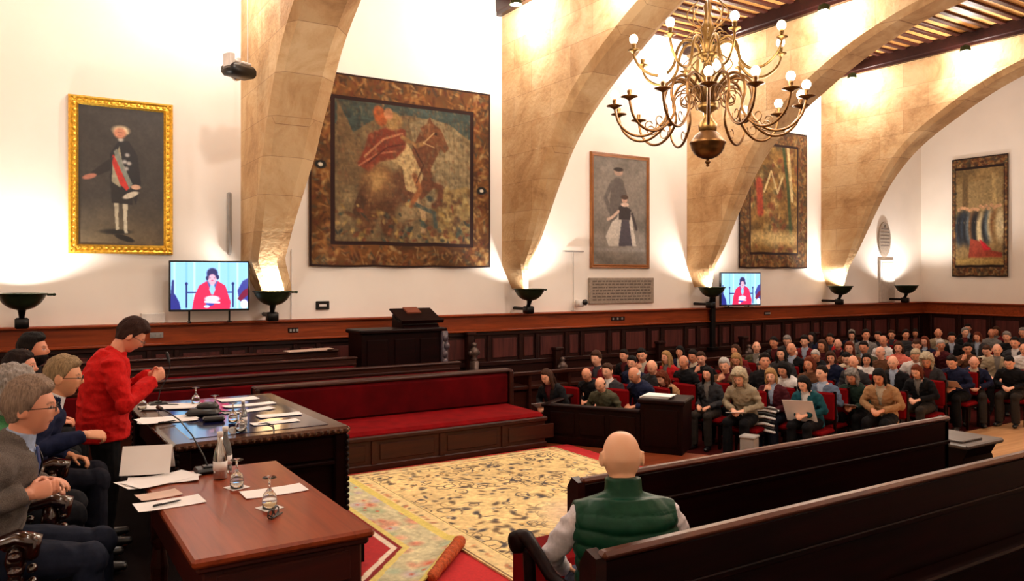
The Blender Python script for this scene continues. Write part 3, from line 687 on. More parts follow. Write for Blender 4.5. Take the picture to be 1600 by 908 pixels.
# small fittings on the wall
b = MB(); b.box(XL + .002, XL + .03, 4.12, 4.34, 1.93, 2.07, bev=.005); b.box(XL + .03, XL + .033, 4.17, 4.29, 1.98, 2.02, mi=1)
tag(b.build('wall_sign', [M['blackm'], M['white']]), 'small dark plate on the wall below the large tapestry', 'sign')
b = MB(); b.tube([(XL + .1, 9.24, 1.79), (XL + .1, 9.24, 2.95)], .008, 6); b.box(XL + .06, XL + .14, 9.0, 9.48, 2.95, 2.98, bev=.01); b.lathe([(.001, 0), (.05, .005), (.05, .015), (.001, .02)], (XL + .1, 9.24, 1.79), 12)
tag(b.build('antenna_stand', M['grey']), 'thin antenna stand on the wainscot left of the lady painting', 'antenna')
b = MB(); b.box(XL + .04, XL + .2, 9.3, 9.46, 1.88, 2.02, bev=.03); b.tube([(XL + .02, 9.38, 1.95), (XL + .06, 9.38, 1.95)], .02, 8); b.lathe([(.055, 0), (.06, .03), (.001, .035)], (0, 0, 0), 14, mi=1, mat=Matrix.Translation((XL + .2, 9.44, 1.97)) @ Matrix.Rotation(R(90), 4, 'Y'))
tag(b.build('security_camera', [M['white'], M['black']], smooth=True), 'small white camera with black lens beside the antenna stand', 'camera')
b = MB(); b.tube([(XL + .012, 3.72, 1.79), (XL + .012, 3.72, 2.9)], .009, 6)
tag(b.build('cable_duct', M['white']), 'thin white cable duct on the wall right of the first arch', 'cable')
b = MB(); b.box(XL + .02, XL + .16, 1.52, 1.84, 1.792, 1.94, bev=.01)
tag(b.build('junction_box', M['white']), 'white box on top of the wainscot under the nearer television', 'box')
for i, (px, w, lab) in enumerate(((458, .16, 'pair of sockets in the header board below the first arch'), (965, .35, 'cable connectors lying on the header board below the plaque'), (1198, .2, 'sockets in the header board below the farther television'), (245, .18, 'pale socket in the header board above the speaker'))):
    y = WY(px, WX); b = MB(); b.box(WX + .02, WX + .035, y - w / 2, y + w / 2, 1.58, 1.66, bev=.004)
    for k in range(3): b.box(WX + .035, WX + .05, y - w / 2 + .02 + k * w / 3, y - w / 2 + .05 + k * w / 3, 1.6, 1.64, mi=1)
    tag(b.build('wall_socket', [M['wood_dark'] if i != 3 else M['grey'], M['grey']]), lab, 'socket')

# ------------------------------------------------------------------ spotlights high on the arches
t = thing('ceiling_spotlight', 'spotlight', 'spotlight', (0, 0, 0), 0, 'spotlights under the ceiling beside the arches')
b = MB(); b.lathe([(.05, .12), (.09, .1), (.11, 0), (.10, 0), (.07, .07), (.001, .08)], (0, 0, 0), 16); b.box(-.02, .02, -.02, .15, .1, .14); b.build('housing', M['green_metal'], t)
b = MB(); b.ell((0, 0, .04), (.07, .07, .03)); b.build('lamp', M['bulb'], t)
SPOT = []
nm = ['first', 'second', 'third', 'fourth']
first = True
for i, y in enumerate(ARCH[1:]):
    for x, side in ((-11.35, 'beside the left wall'), (-8.75, 'nearer the middle')):
        lab = 'ceiling spotlight over the %s arch, %s' % (nm[i], side)
        if first: o = t; first = False; o.location = (x, y - .42, 7.12); o['label'] = lab
        else: o = dup(t, (x, y - .42, 7.12), label=lab)
        SPOT.append((x, y - .42, 7.08))
# ------------------------------------------------------------------ red benches in front of the left wall
t = thing('red_sofa', 'long red velvet bench with panelled wooden base at the front', 'bench', (-8.7, 4.1, ZS))
b = MB(); b.box(.0, .45, -1.78, 1.60, 0, .34)     # x towards the room
b.box(-.05, .47, -1.8, 1.62, 0, .07, bev=.01); b.box(.42, .49, -1.8, 1.62, .33, .39, bev=.015)
for y in (-1.6, -.75, .1, .95): b.box(.45, .47, y, y + .06, .07, .33)
for y in (-1.5, -.65, .2, 1.05): b.box(.45, .462, y, y + .68, .11, .29, bev=.008)
b.build('base', M['wood_mid'], t)
b = MB(); b.box(-.42, .47, -1.76, 1.58, .34, .44, bev=.035); b.build('seat', M['velvet'], t)
b = MB(); b.box(-.52, -.40, -1.74, 1.60, .42, .86, bev=.04); b.build('backrest', M['velvet_d'], t)
b = MB(); b.box(-.60, -.40, -1.80, 1.66, .855, .90, bev=.015); b.box(-.60, -.52, -1.8, 1.66, 0, .87); b.box(-.60, -.38, 1.60, 1.66, 0, .88, bev=.01); b.box(-.60, -.38, -1.8, -1.75, 0, .88, bev=.01); b.build('back_frame', M['wood_mid'], t)
# rows behind
def row(name, label, x, y0, y1, zf, zt, red, seatd=.5, m='wood_mid'):
    t = thing(name, label, 'bench', (x, (y0 + y1) / 2, zf)); h = (y1 - y0) / 2; z = zt - zf
    b = MB(); b.box(-.05, .0, -h, h, 0, z - .03); b.box(-.09, .03, -h - .02, h + .02, z - .035, z, bev=.012); b.box(-.0, .02, -h, h, z - .12, z - .09, bev=.006)
    for s in (-1, 1): b.box(-.05, .42, s * h - .03, s * h + .03, 0, z - .25, bev=.01)
    b.build('back_frame', M[m], t)
    if red:
        b = MB(); b.box(.0, .05, -h + .04, h - .04, .36, z - .13, bev=.02); b.build('backrest', M['velvet_d'], t)
        b = MB(); b.box(.02, .42, -h + .04, h - .04, .30, .40, bev=.03); b.build('seat', M['velvet_d'], t)
        b = MB(); b.box(.36, .40, -h + .03, h - .03, 0, .31); b.build('base', M[m], t)
    else:
        b = MB(); b.box(.0, .34, -h + .03, h - .03, .30, .36, bev=.01); b.box(.28, .32, -h + .03, h - .03, 0, .31); b.build('seat', M[m], t)
    return t
polyslab('tier_floor_left', [(XL, -4.0), (-9.85, -4.0), (-9.85, 5.75), (XL, 5.75)], ZS, .36, M['wood_dark'])
row('choir_bench', 'low red cushioned bench row directly behind the front red bench', -10.25, -3.6, 5.55, .36, 1.215, True)
row('choir_bench', 'upper row of red cushioned benches behind the second red row', -11.05, -3.6, 4.25, .36, 1.285, True)
row('reading_desk', 'brown ledge of the top stall row under the left wall panelling', -11.7, -3.6, 4.2, .36, 1.345, False)
# papers on the ledge
b = MB(); b.box(-.12, .12, -.3, .3, 0, .012); b.box(-.1, .1, .1, .42, .012, .02)
o = b.build('booklet', M['paper_pink'], loc=(-11.72, 3.7, 1.345)); o.rotation_euler.z = .1; tag(o, 'booklets lying open on the top ledge left of the dark carved desk', 'booklet')
# dark carved desk with lectern
t = thing('carved_desk', 'tall dark carved desk standing between the red rows and the panelling', 'desk', (-11.25, 5.0, .36))
b = MB(); b.box(-.3, .25, -.68, .62, 0, 1.28); b.box(-.33, .29, -.72, .72, 1.25, 1.31, bev=.015); b.box(-.3, .27, -.7, .7, 0, .12, bev=.02)
for y in (-.6, -.16, .26): b.box(.25, .27, y, y + .34, .2, 1.16, bev=.012)
b.build('body', M['wood_black'], t)
b = MB(); b.box(.2, .32, .62, .72, 0, 1.26, bev=.01); b.box(-.3, .2, .62, .66, 0, 1.26)
rr = random.Random(4)
for i in range(9):
    z = .15 + i * .125; b.ell((.33, .67 + .02 * math.sin(i * 2), z), (.035, .05, .06), 8, 6); b.ell((rr.uniform(-.2, .2), .67, z), (.05, .03, .05), 8, 6)
b.build('carved_end', plain('greyish carved wood', (78, 66, 74), .35, var=.4, scale=20), t, True)
t = thing('lectern', 'black sloping book rest standing on the carved desk', 'lectern', (-11.3, 5.35, 1.67))
b = MB(); b.prism([(-.28, 0), (.2, 0), (.16, .05), (-.1, .12), (-.26, .2)], 'y', -.3, .3); b.build('base', M['wood_black'], t)
b = MB(); b.box(-.26, .24, -.36, .36, 0, .03, bev=.008, mat=Matrix.Translation((-.02, 0, .17)) @ Matrix.Rotation(R(22), 4, 'Y')); b.box(.2, .26, -.36, .36, .0, .05, mat=Matrix.Translation((-.02, 0, .17)) @ Matrix.Rotation(R(22), 4, 'Y')); b.build('book_rest', M['wood_black'], t)
b = MB(); b.box(-.1, .1, -.14, .1, .0, .03, mat=Matrix.Translation((-.14, 0, .245)) @ Matrix.Rotation(R(22), 4, 'Y'))
tag(b.build('closed_book', plain('brown leather', (120, 60, 40), .5), loc=(-11.3, 5.35, 1.67)), 'small brown book lying on the black book rest', 'book')
# stalls along the wall on the right: seats and carved posts
t = thing('long_bench', 'long dark wooden wall bench behind the audience', 'bench', (XL, 13.3, 0))
b = MB(); b.box(.12, .62, -7.2, 7.9, .42, .5, bev=.015); b.box(.5, .54, -7.2, 7.9, 0, .43); b.build('seat', M['wood_mid'], t)
b = MB(); b.box(.60, .66, -7.2, 7.9, .68, .76, bev=.015); 
for i in range(18): y = -7.2 + i * .888; b.box(.12, .64, y - .03, y + .03, .0, .7, bev=.012)
b.build('armrest', M['wood_mid'], t)
def post():
    t = thing('carved_post', 'p', 'post', (0, 0, 0), 0, 'carved bench posts along the left panelling')
    b = MB(); b.box(-.05, .09, -.07, .07, 0, 1.46, bev=.015); b.box(-.05, .13, -.1, .1, 1.40, 1.48, bev=.02); b.build('shaft', M['wood_dark'], t)
    b = MB(); b.box(.1, .3, -.05, .05, 0, .82, bev=.02); b.lathe([(.001, 0), (.05, .02), (.06, .06), (.04, .1), (.07, .15), (.085, .22), (.07, .29), (.03, .34), (.05, .37), (.045, .42), (.001, .45)], (.2, 0, .80), 12)
    b.ell((.2, .07, 1.0), (.04, .05, .06), 8, 6); b.ell((.2, -.07, 1.0), (.04, .05, .06), 8, 6); b.build('finial', plain('bronzed finial', (98, 80, 74), .35, .3, var=.3), t, True)
    return t
p0 = post()
for i, px in enumerate((733, 870, 1030, 1160, 1272)):
    lab = 'carved post with knobbed finial on the panelling, ' + ['right beside the carved desk', 'behind the long haired woman at the front', 'behind the bald man in dark jacket', 'right of the television post', 'farthest along the wall'][i]
    o = p0 if i == 0 else dup(p0); o['label'] = lab; o.location = (WX + .05, WY(px, WX + .05), ZS if i == 0 else 0)
    if i == 0: o.location.z = 0.36; o.scale.z = .76

# ------------------------------------------------------------------ barrier desk at the stage edge
A, Bp = Vector((-8.43, 5.85, ZS)), Vector((-6.94, 6.82, ZS))
dv = (Bp - A).normalized(); ang = math.atan2(dv.y, dv.x); Lb = (Bp - A).length
t = thing('barrier_desk', 'dark wooden barrier desk enclosing the front of the audience', 'desk', A, ang)
b = MB(); b.box(0, 1.25, 0, .05, 0, .50); b.box(-.02, 1.25, -.03, .10, .47, .51, bev=.012); b.box(0, 1.22, -.015, .0, .02, .1)
for x in (.05, .45, .85): b.box(x, x + .34, -.015, 0, .14, .42, bev=.008)
b.box(-.04, .0, 0, .9, 0, .50); b.box(-.07, .03, -.03, .95, .47, .51, bev=.012)
b.build('front_panel', M['wood_black'], t)
b = MB(); b.box(1.25, Lb, -.02, .50, 0, .62, bev=.01); b.box(1.22, Lb + .03, -.05, .53, .60, .66, bev=.015); b.box(1.3, Lb - .06, -.03, -.02, .08, .54, bev=.008); b.build('cabinet', M['wood_black'], t)
b = MB(); Rz = Matrix.Rotation(ang, 4, 'Z')
for i in range(5): 
    b.box(-.2 + i * .012, .16 + i * .01, -.14, .12, i * .006, i * .006 + .005, mat=Matrix.Rotation(.1 * math.sin(i * 3), 4, 'Z'))
o = b.build('paper_stack', M['paper']); o.location = A + Rz @ Vector((1.42, .2, .662)); o.rotation_euler.z = ang; tag(o, 'stack of white papers on top of the barrier desk', 'papers')
b = MB(); b.box(-.09, .09, -.09, .09, 0, .44, bev=.01); b.box(-.1, .1, -.1, .1, .44, .47, bev=.01)
o = b.build('floor_loudspeaker', M['grey']); o.location = (-6.62, 7.62, 0); o.scale = (1, 1, 1.1); o.rotation_euler.z = .4; tag(o, 'small grey box loudspeaker on the floor right of the barrier desk', 'loudspeaker')

# ------------------------------------------------------------------ long pews on the right
def pew(label, x, y0, y1, zt, rail, seat=True, arm=False, plainend=False):
    t = thing('long_pew', label, 'pew', (x, y0, ZT)); Lp = y1 - y0; h = zt - ZT
    b = MB(); b.box(-.04, .0, 0, Lp, 0, h - .04)
    b.box(-.045, .015, 0, Lp, h - .22, h - .19, bev=.005); b.box(-.0, .02, 0, Lp, 0, .12, bev=.01)
    y = .12
    b.build('back_panel', M['wood_black'], t)
    b = MB(); b.box(-.045, .012, -.02, Lp + .02, h - .035, h, bev=.014); b.build('top_rail', M['wood_rail'], t)
    b = MB()
    if rail: b.box(.0, .12, .5, Lp, rail - ZT - .03, rail - ZT, bev=.01)
    if seat: b.box(-.54, -.04, .03, Lp - .02, .34, .40, bev=.01); b.box(-.5, -.46, .03, Lp, 0, .35)
    b.build('seat_frame', M['wood_black'], t)
    if seat:
        b = MB(); b.box(-.54, -.06, .05, Lp - .05, .395, .46, bev=.025); b.build('cushion', M['velvet'], t)
    for e, yy in ((0, 0), (1, Lp)):
        b = MB()
        pr = [(.0, 0), (.0, h - .03), (-.05, h - .005), (-.10, h - .06), (-.12, .62), (-.55, .50), (-.55, 0)] if not (arm or plainend) else [(.0, 0), (.0, h - .02), (-.06, h), (-.1, h - .06), (-.1, 0)]
        b.prism(pr, 'y', yy - .05, yy + .0); b.build('end_panel', M['wood_dark'], t)
    if arm:
        b = MB(); hz = h - .05
        b.tube([(-.05, -.03, hz - .10), (-.18, -.035, hz - .15), (-.30, -.04, hz - .13), (-.40, -.045, hz - .06), (-.47, -.045, hz - .02), (-.52, -.045, hz - .03)], [(.03, .024), (.03, .022), (.028, .022), (.028, .024), (.032, .03), (.034, .032)], 12)
        b.lathe([(.02, -.04), (.044, -.036), (.05, 0), (.044, .036), (.02, .04)], (0, 0, 0), 18, mat=Matrix.Translation((-.52, -.045, hz - .05)) @ Matrix.Rotation(R(90), 4, 'X'))
        b.tube([(-.46, -.03, .0), (-.46, -.03, .3), (-.45, -.03, .5), (-.47, -.035, hz - .08)], [(.028, .024), (.036, .026), (.024, .022), (.03, .026)], 12)
        b.build('armrest', M['wood_black'], t, True)
    return t
pew('nearest long dark pew with polished rail behind the bald man', -2.29, 1.86, 8.4, 1.43, .97, arm=True)
pew('farther long dark pew with polished rail in front of the audience', -3.5, 2.69, 6.38, 1.33, 0, seat=False, plainend=True)
t = thing('upholstered_stool', 'red upholstered box seat beyond the bald man\'s armrest', 'stool', (-3.45, 2.47, ZT), 0)
b = MB(); b.box(-.22, .24, -.19, .19, 0, .06, bev=.01); b.build('base', M['wood_black'], t)
b = MB(); b.box(-.21, .23, -.18, .18, .05, .56, bev=.04); b.build('cushion', M['velvet'], t)
t = thing('end_lectern', 'dark low desk with grey sloping top at the far end of the pew', 'desk', (-3.74, 6.86, ZT), 0)
b = MB(); b.prism([(-.24, 0), (.22, 0), (.22, .5), (.26, .58), (-.28, .58), (-.24, .5)], 'y', -.22, .22); b.box(-.26, .24, -.24, .24, .0, .08, bev=.02)
b.prism([(.22, 0), (.30, .06), (.26, .2), (.34, .34), (.28, .48), (.22, .52)], 'x', -.2, .2); b.build('body', M['wood_black'], t)
b = MB(); b.box(-.29, .27, -.26, .34, .58, .62, bev=.012); b.box(-.2, .2, -.2, .12, .62, .64, bev=.005); b.build('desk_top', plain('worn grey leather', (84, 74, 70), .3, var=.2), t)

# ------------------------------------------------------------------ tables on the dais
t = thing('mahogany_table', 'reddish mahogany table in the foreground with papers and goblets', 'table', (-4.08, .975, ZD))
b = MB(); hx, hy = .78, .385
b.box(-hx, hx, -hy, hy, .71, .75, bev=.012); b.build('tabletop', M['wood_table'], t)
b = MB(); b.box(-hx + .05, hx - .05, -hy + .05, hy - .05, .50, .71); b.box(-hx + .02, hx - .02, -hy + .02, hy - .02, .68, .712, bev=.01)
b.box(hx - .05, hx - .035, -hy + .1, hy - .1, .53, .66, bev=.006); b.box(hx - .06, hx - .03, -hy + .04, hy - .04, .49, .51, bev=.006); b.build('apron', M['wood_tside'], t)
for sx in (-1, 1):
    for sy in (-1, 1):
        b = MB(); cx, cy = sx * (hx - .09), sy * (hy - .09); b.box(cx - .045, cx + .045, cy - .045, cy + .045, .42, .70, bev=.01)
        b.lathe([(.03, 0), (.045, .02), (.03, .06), (.04, .14), (.048, .26), (.034, .36), (.045, .40), (.045, .43)], (cx, cy, 0), 14); b.build('leg', M['wood_tside'], t, False)
b = MB(); b.box(hx - .09, hx - .06, -hy + .12, hy - .12, .02, .5, bev=.005); b.box(-hx + .08, hx - .08, hy - .09, hy - .075, .1, .5); b.build('modesty_panel', M['wood_tside'], t)
# large table
TX0, TX1, TY0, TY1 = -7.75, -5.70, .88, 2.14
cx, cy = (TX0 + TX1) / 2, (TY0 + TY1) / 2; hx, hy = (TX1 - TX0) / 2, (TY1 - TY0) / 2
t = thing('carved_table', 'large dark carved table with glossy inset top covered with papers', 'table', (cx, cy, ZD), R(1))
b = MB(); b.box(-hx, hx, -hy, hy, .69, .745, bev=.018)
for sy in (-1, 1):
    n = int(2 * hx / .05)
    for i in range(n): b.ell((-hx + .03 + i * .05, sy * hy, .715), (.018, .012, .016), 6, 4)
n = int(2 * hy / .05)
for i in range(n): b.ell((hx, -hy + .03 + i * .05, .715), (.012, .018, .016), 6, 4)
b.build('tabletop', wood('table edge wood', (52, 28, 20), (92, 58, 42), .25, 'x', 1, .5), t)
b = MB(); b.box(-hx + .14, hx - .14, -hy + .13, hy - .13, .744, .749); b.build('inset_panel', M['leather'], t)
b = MB(); b.box(-hx + .06, hx - .06, -hy + .06, hy - .06, .48, .69); b.box(hx - .065, hx - .045, -hy + .1, hy - .1, .50, .67, bev=.008); b.box(hx - .07, hx - .03, -hy + .06, hy - .06, .46, .49, bev=.008); b.build('apron', M['wood_black'], t)
for sx in (-1, 1):
    for sy in (-1, 1):
        b = MB(); lx, ly = sx * (hx - .07), sy * (hy - .07)
        b.box(lx - .05, lx + .05, ly - .05, ly + .05, .0, .69, bev=.01)
        for i in range(15): b.ell((lx + sx * .05, ly + .045 * sy, .03 + i * .045), (.02, .02, .022), 6, 5)
        b.build('leg', M['wood_black'], t, False)
b = MB(); b.box(-hx + .1, hx - .1, -.03, .03, .1, .16, bev=.01); b.box(hx - .1, hx - .085, -hy + .1, hy - .1, .06, .48); b.build('stretcher', M['wood_black'], t)

# ------------------------------------------------------------------ rugs
def paint_yellow():
    w, h = 520, 350; P = Paint(w, h, (234, 204, 142)); P.asp = 4.05 / 2.75
    P.mottle(10, 7, .08, 51); P.mottle(60, 40, .10, 52)
    r = random.Random(5); dark = [(66, 56, 50), (92, 76, 56), (54, 50, 58), (120, 96, 64)]
    for i in range(190):
        x, y = r.random(), r.random(); a = r.random() * 6.28; k = r.choice([-1, 1]); s = .022 + r.random() * .03; pts = []
        for q in range(16):
            pts.append((x, y)); a += k * (.12 + q * .045); x += math.cos(a) * s * .32 / P.asp; y += math.sin(a) * s * .32
        P.line(pts, .0034, r.choice(dark), .75)
    for i in range(620):
        x, y = r.random(), r.random(); P.ell(x, y, .006 + r.random() * .015, .004 + r.random() * .006, r.choice(dark), rot=r.random() * 3.14, soft=.5, op=.9)
    for i in range(120):
        x, y = r.random(), r.random(); P.ell(x, y, .010, .008, r.choice([(240, 222, 170), (206, 160, 90), (180, 170, 150)]), soft=.5, op=.8); P.ell(x + .006, y - .006, .004, .004, (50, 44, 50))
    # faded medallion
    P.ell(.66, .50, .26, .17, (236, 210, 160), soft=.25, op=.9); P.ell(.66, .50, .17, .10, (214, 180, 150), soft=.5); P.ell(.60, .52, .05, .035, (206, 196, 176), soft=.5); P.ell(.72, .48, .06, .012, (206, 130, 100), rot=.3, soft=.6, op=.7); P.ell(.68, .47, .05, .02, (180, 170, 160), soft=.6)
    # border
    X, Y = P.X, P.Y; bx, by = .05, .075
    m = ((X < bx) | (X > 1 - bx) | (Y < by) | (Y > 1 - by)).astype(float); P.mix(m, (234, 208, 150))
    for i in range(260):
        s = r.choice('lrbt'); 
        x = {'l': bx * .55, 'r': 1 - bx * .55}.get(s, r.random()); y = {'b': by * .55, 't': 1 - by * .55}.get(s, r.random())
        P.ell(x, y, .008 + r.random() * .006, .006, r.choice([(190, 120, 80), (160, 130, 90), (110, 100, 80), (214, 150, 100)]), rot=r.random() * 3, soft=.5, op=.8)
    for e, c in ((.012, (240, 216, 150)), (.004, (120, 84, 60))):
        for q in ((bx, by), (bx * .12, by * .12)):
            mm = (((abs(X - q[0]) < e / P.asp * .5) | (abs(X - 1 + q[0]) < e / P.asp * .5)) & (Y > q[1]) & (Y < 1 - q[1])) | (((abs(Y - q[1]) < e * .5) | (abs(Y - 1 + q[1]) < e * .5)) & (X > q[0]) & (X < 1 - q[0])); P.mix(mm.astype(float), c)
    P.mottle(120, 80, .12, 55); return P
# seen from above with Y up: u = +X, v = -Y
o = picture('yellow_rug', paint_yellow(), (-8.1, 5.74, ZS + .022), (4.0, 0, 0), (0, -2.78, 0), M['rug'], thick=(0, 0, -.015))
tag(o, 'large yellow floral rug with dark scrollwork in the middle of the stage', 'rug')
def paint_floral():
    P = Paint(280, 160, (206, 196, 160)); P.asp = 1.0
    return P
# floral rug: laid in world metres, cut slantwise at its end
def floral():
    x0, x1, y0, y1 = -8.0, -4.75, 1.9, 3.02; st = .0125
    nx, ny = int((x1 - x0) / st), int((y1 - y0) / st)
    P = Paint(nx, ny, (204, 196, 156)); W, H = x1 - x0, y1 - y0
    X = x0 + P.X * W; Y = y0 + P.Y * H
    e = np.array([-5.50, 2.96]); e2 = np.array([-4.95, 2.44]); d = (e2 - e) / np.linalg.norm(e2 - e); nrm = np.array([-d[1], d[0]])
    s = -((X - e[0]) * nrm[0] + (Y - e[1]) * nrm[1])       # distance inside from the slanted end
    if s.mean() < 0: s = -s
    t1_ = 2.98 - Y                                          # distance inside from the long edge
    D_ = np.minimum(s, t1_)
    P.mottle(20, 8, .12, 61)
    r = random.Random(9)
    for i in range(120):
        cx_, cy_ = r.random(), r.random(); c = r.choice([(222, 150, 120), (214, 120, 96), (196, 176, 190), (150, 170, 130), (232, 200, 160), (170, 190, 160)])
        P.ell(cx_, cy_, .014 + r.random() * .012, .03 + r.random() * .03, c, rot=0, soft=.6, op=.75)
        if r.random() < .5: P.ell(cx_, cy_, .006, .014, (206, 92, 60), soft=.6)
    P.mottle(90, 40, .12, 62)
    def band(a, b, col): P.mix(((D_ >= a) & (D_ < b)).astype(float), col)
    band(-9, .05, (226, 206, 110)); band(.36, .41, (228, 208, 120)); band(.41, .45, (132, 16, 20)); band(.45, .495, (240, 220, 196)); band(.495, 9, (178, 32, 36))
    P.mottle(100, 40, .08, 63)
    keep = s > 0
    idx = -np.ones((ny, nx), int); z = np.full((ny, nx), ZS + .034)
    lift = np.clip(1 - s / .16, 0, 1); z = z + lift ** 1.5 * .05
    idx[keep] = np.arange(keep.sum())
    q = [(int(idx[i, j]), int(idx[i + 1, j]), int(idx[i + 1, j + 1]), int(idx[i, j + 1])) for i in range(ny - 1) for j in range(nx - 1) if keep[i, j] and keep[i + 1, j] and keep[i + 1, j + 1] and keep[i, j + 1]]
    vs = np.stack([X[keep], Y[keep], z[keep]], -1)
    cols = P.colours().reshape(ny, nx, 4)[keep]
    me = D.meshes.new('floral_rug'); me.from_pydata(vs.tolist(), [], q); me.materials.append(M['rug'])
    ca = me.color_attributes.new('paint', 'FLOAT_COLOR', 'POINT'); ca.data.foreach_set('color', cols.astype(np.float32).ravel())
    t = thing('floral_rug', 'cream floral rug with red centre beside the mahogany table', 'rug', (0, 0, 0))
    ob = D.objects.new('pile', me); C.objects.link(ob); ob.parent = t
    so = ob.modifiers.new('s', 'SOLIDIFY'); so.thickness = .01; so.offset = -1
    b = MB(); pts = []; rad = []
    rr = random.Random(2)
    for i in range(40):
        k = i / 39; p = e * (1 - k) + e2 * k + np.array([.02, .01]); pts.append((p[0] + rr.uniform(-.004, .004), p[1], ZS + .065 + rr.uniform(-.003, .003))); rad.append(.05 * (1 - .25 * k) + rr.uniform(-.005, .005))
    b.tube(pts, rad, 14); b.build('rolled_edge', plain('orange brown pile', (176, 74, 22), .9, var=.45, scale=50, bmp=.8), t, True)
floral()

# ------------------------------------------------------------------ chandelier
CH = Vector((-5.83, 6.08, 0))
t = thing('chandelier', 'large brass chandelier with two tiers of curved arms hanging from the ceiling', 'chandelier', (CH.x, CH.y, 3.6))
b = MB(); b.lathe([(.001, .20), (.05, .206), (.10, .228), (.14, .262), (.168, .31), (.178, .355), (.186, .36), (.186, .375), (.165, .40), (.13, .45), (.08, .49), (.05, .53)], (0, 0, -.12), 28); 
b.lathe([(.001, 0), (.02, .01), (.012, .025), (.025, .04), (.03, .055), (.015, .07), (.02, .09), (.012, .10)], (0, 0, .0), 12); b.build('bowl', M['darkbrass'], t, True)
b = MB(); b.lathe([(.05, .33), (.09, .38), (.10, .44), (.05, .5), (.04, .56), (.10, .60), (.11, .64), (.05, .68), (.045, .86), (.075, .92), (.085, .98), (.05, 1.03), (.04, 1.1), (.10, 1.14), (.115, 1.17), (.05, 1.2), (.045, 1.36), (.08, 1.42), (.05, 1.5), (.03, 1.6), (.05, 1.66), (.02, 1.72), (.012, 1.8)], (0, 0, 0), 20)
b.build('stem', M['brass'], t, True)
b = MB()
z = 1.8; i = 0
while z < 3.98:
    rt = Matrix.Translation((0, 0, z + .05)) @ Matrix.Rotation(R(90) * (i % 2), 4, 'Z')
    b.tube([rt @ Vector((.022 * math.cos(a), 0, .045 * math.sin(a))) for a in np.linspace(0, 2 * math.pi, 11)[:-1]], .006, 6, closed=True); z += .075; i += 1
b.build('chain', M['brass'], t, True)
def smooth_path(P, n=5): return [(x, 0, z) for x, z in catmull(P, n)]
PA = [(.06, .68), (.16, .84), (.30, .92), (.42, .86), (.46, .72), (.42, .56), (.5, .42), (.64, .33), (.79, .34), (.91, .44), (.955, .56), (.965, .62)]
PB = [(.05, 1.10), (.12, 1.27), (.24, 1.31), (.32, 1.21), (.36, 1.05), (.46, .95), (.60, .95), (.72, 1.03), (.775, 1.13), (.78, 1.18)]
def arm_parts(path, cupr, mat, curl):
    arm = MB(); pp = smooth_path(path); arm.tube(pp, [.012 + .006 * (1 - i / len(pp)) for i in range(len(pp))], 8)
    if curl:   # scroll near the stem
        arm.tube([(.24 + .11 * (1 - q * .7) * math.cos(q * 7), 0, .70 + .11 * (1 - q * .7) * math.sin(q * 7)) for q in np.linspace(0, 1, 22)], .008, 6)
        arm.tube([(.60 + .07 * (1 - q * .6) * math.cos(q * 6 + 3), 0, .44 + .07 * (1 - q * .6) * math.sin(q * 6 + 3)) for q in np.linspace(0, 1, 16)], .006, 6)
    x, z_ = path[-1]
    cup = MB(); cup.lathe([(.012, -.02), (cupr * .5, 0), (cupr, .012), (cupr, .018), (.03, .014), (.016, .03), (.024, .06), (.022, .085), (.001, .085)], (x, 0, z_), 18)
    bl = MB(); bl.ell((x, 0, z_ + .13), (.044, .044, .05), 14, 10)
    return arm, cup, bl
for path, n, cupr, off, ma, mc, curl in ((PA, 14, .085, .1, M['darkbrass'], M['darkbrass'], True), (PB, 8, .06, .3, M['brass'], M['brass'], False)):
    A1 = None
    for i in range(n):
        a = 2 * math.pi * i / n + off
        if A1 is None:
            ar, cu, bl = arm_parts(path, cupr, ma, curl)
            A1 = ar.build('arm', ma, t, True); c1 = cu.build('candle_cup', mc, A1, True); b1 = bl.build('bulb', M['bulb'], A1, True); A1.rotation_euler.z = a
        else:
            o = A1.copy(); C.objects.link(o); o.rotation_euler.z = a; o.parent = t
            for ch in (c1, b1): q = ch.copy(); C.objects.link(q); q.parent = o
# small ornamental scrolls on top
for i in range(8):
    a = 2 * math.pi * i / 8
    if i == 0:
        b = MB(); b.tube([(.05 + .16 * math.sin(q * 2.6), 0, 1.42 + .28 * q) for q in np.linspace(0, 1, 12)], .007, 6); b.tube([(.14 + .07 * (1 - q * .7) * math.cos(q * 8), 0, 1.34 + .07 * (1 - q * .7) * math.sin(q * 8)) for q in np.linspace(0, 1, 18)], .006, 6)
        b.tube([(.05 + .2 * math.sin(q * 3), 0, .92 + .26 * q) for q in np.linspace(0, 1, 12)], .007, 6)
        s1 = b.build('scroll', M['brass'], t, True)
    else: q = s1.copy(); C.objects.link(q); q.parent = t; q.rotation_euler.z = a

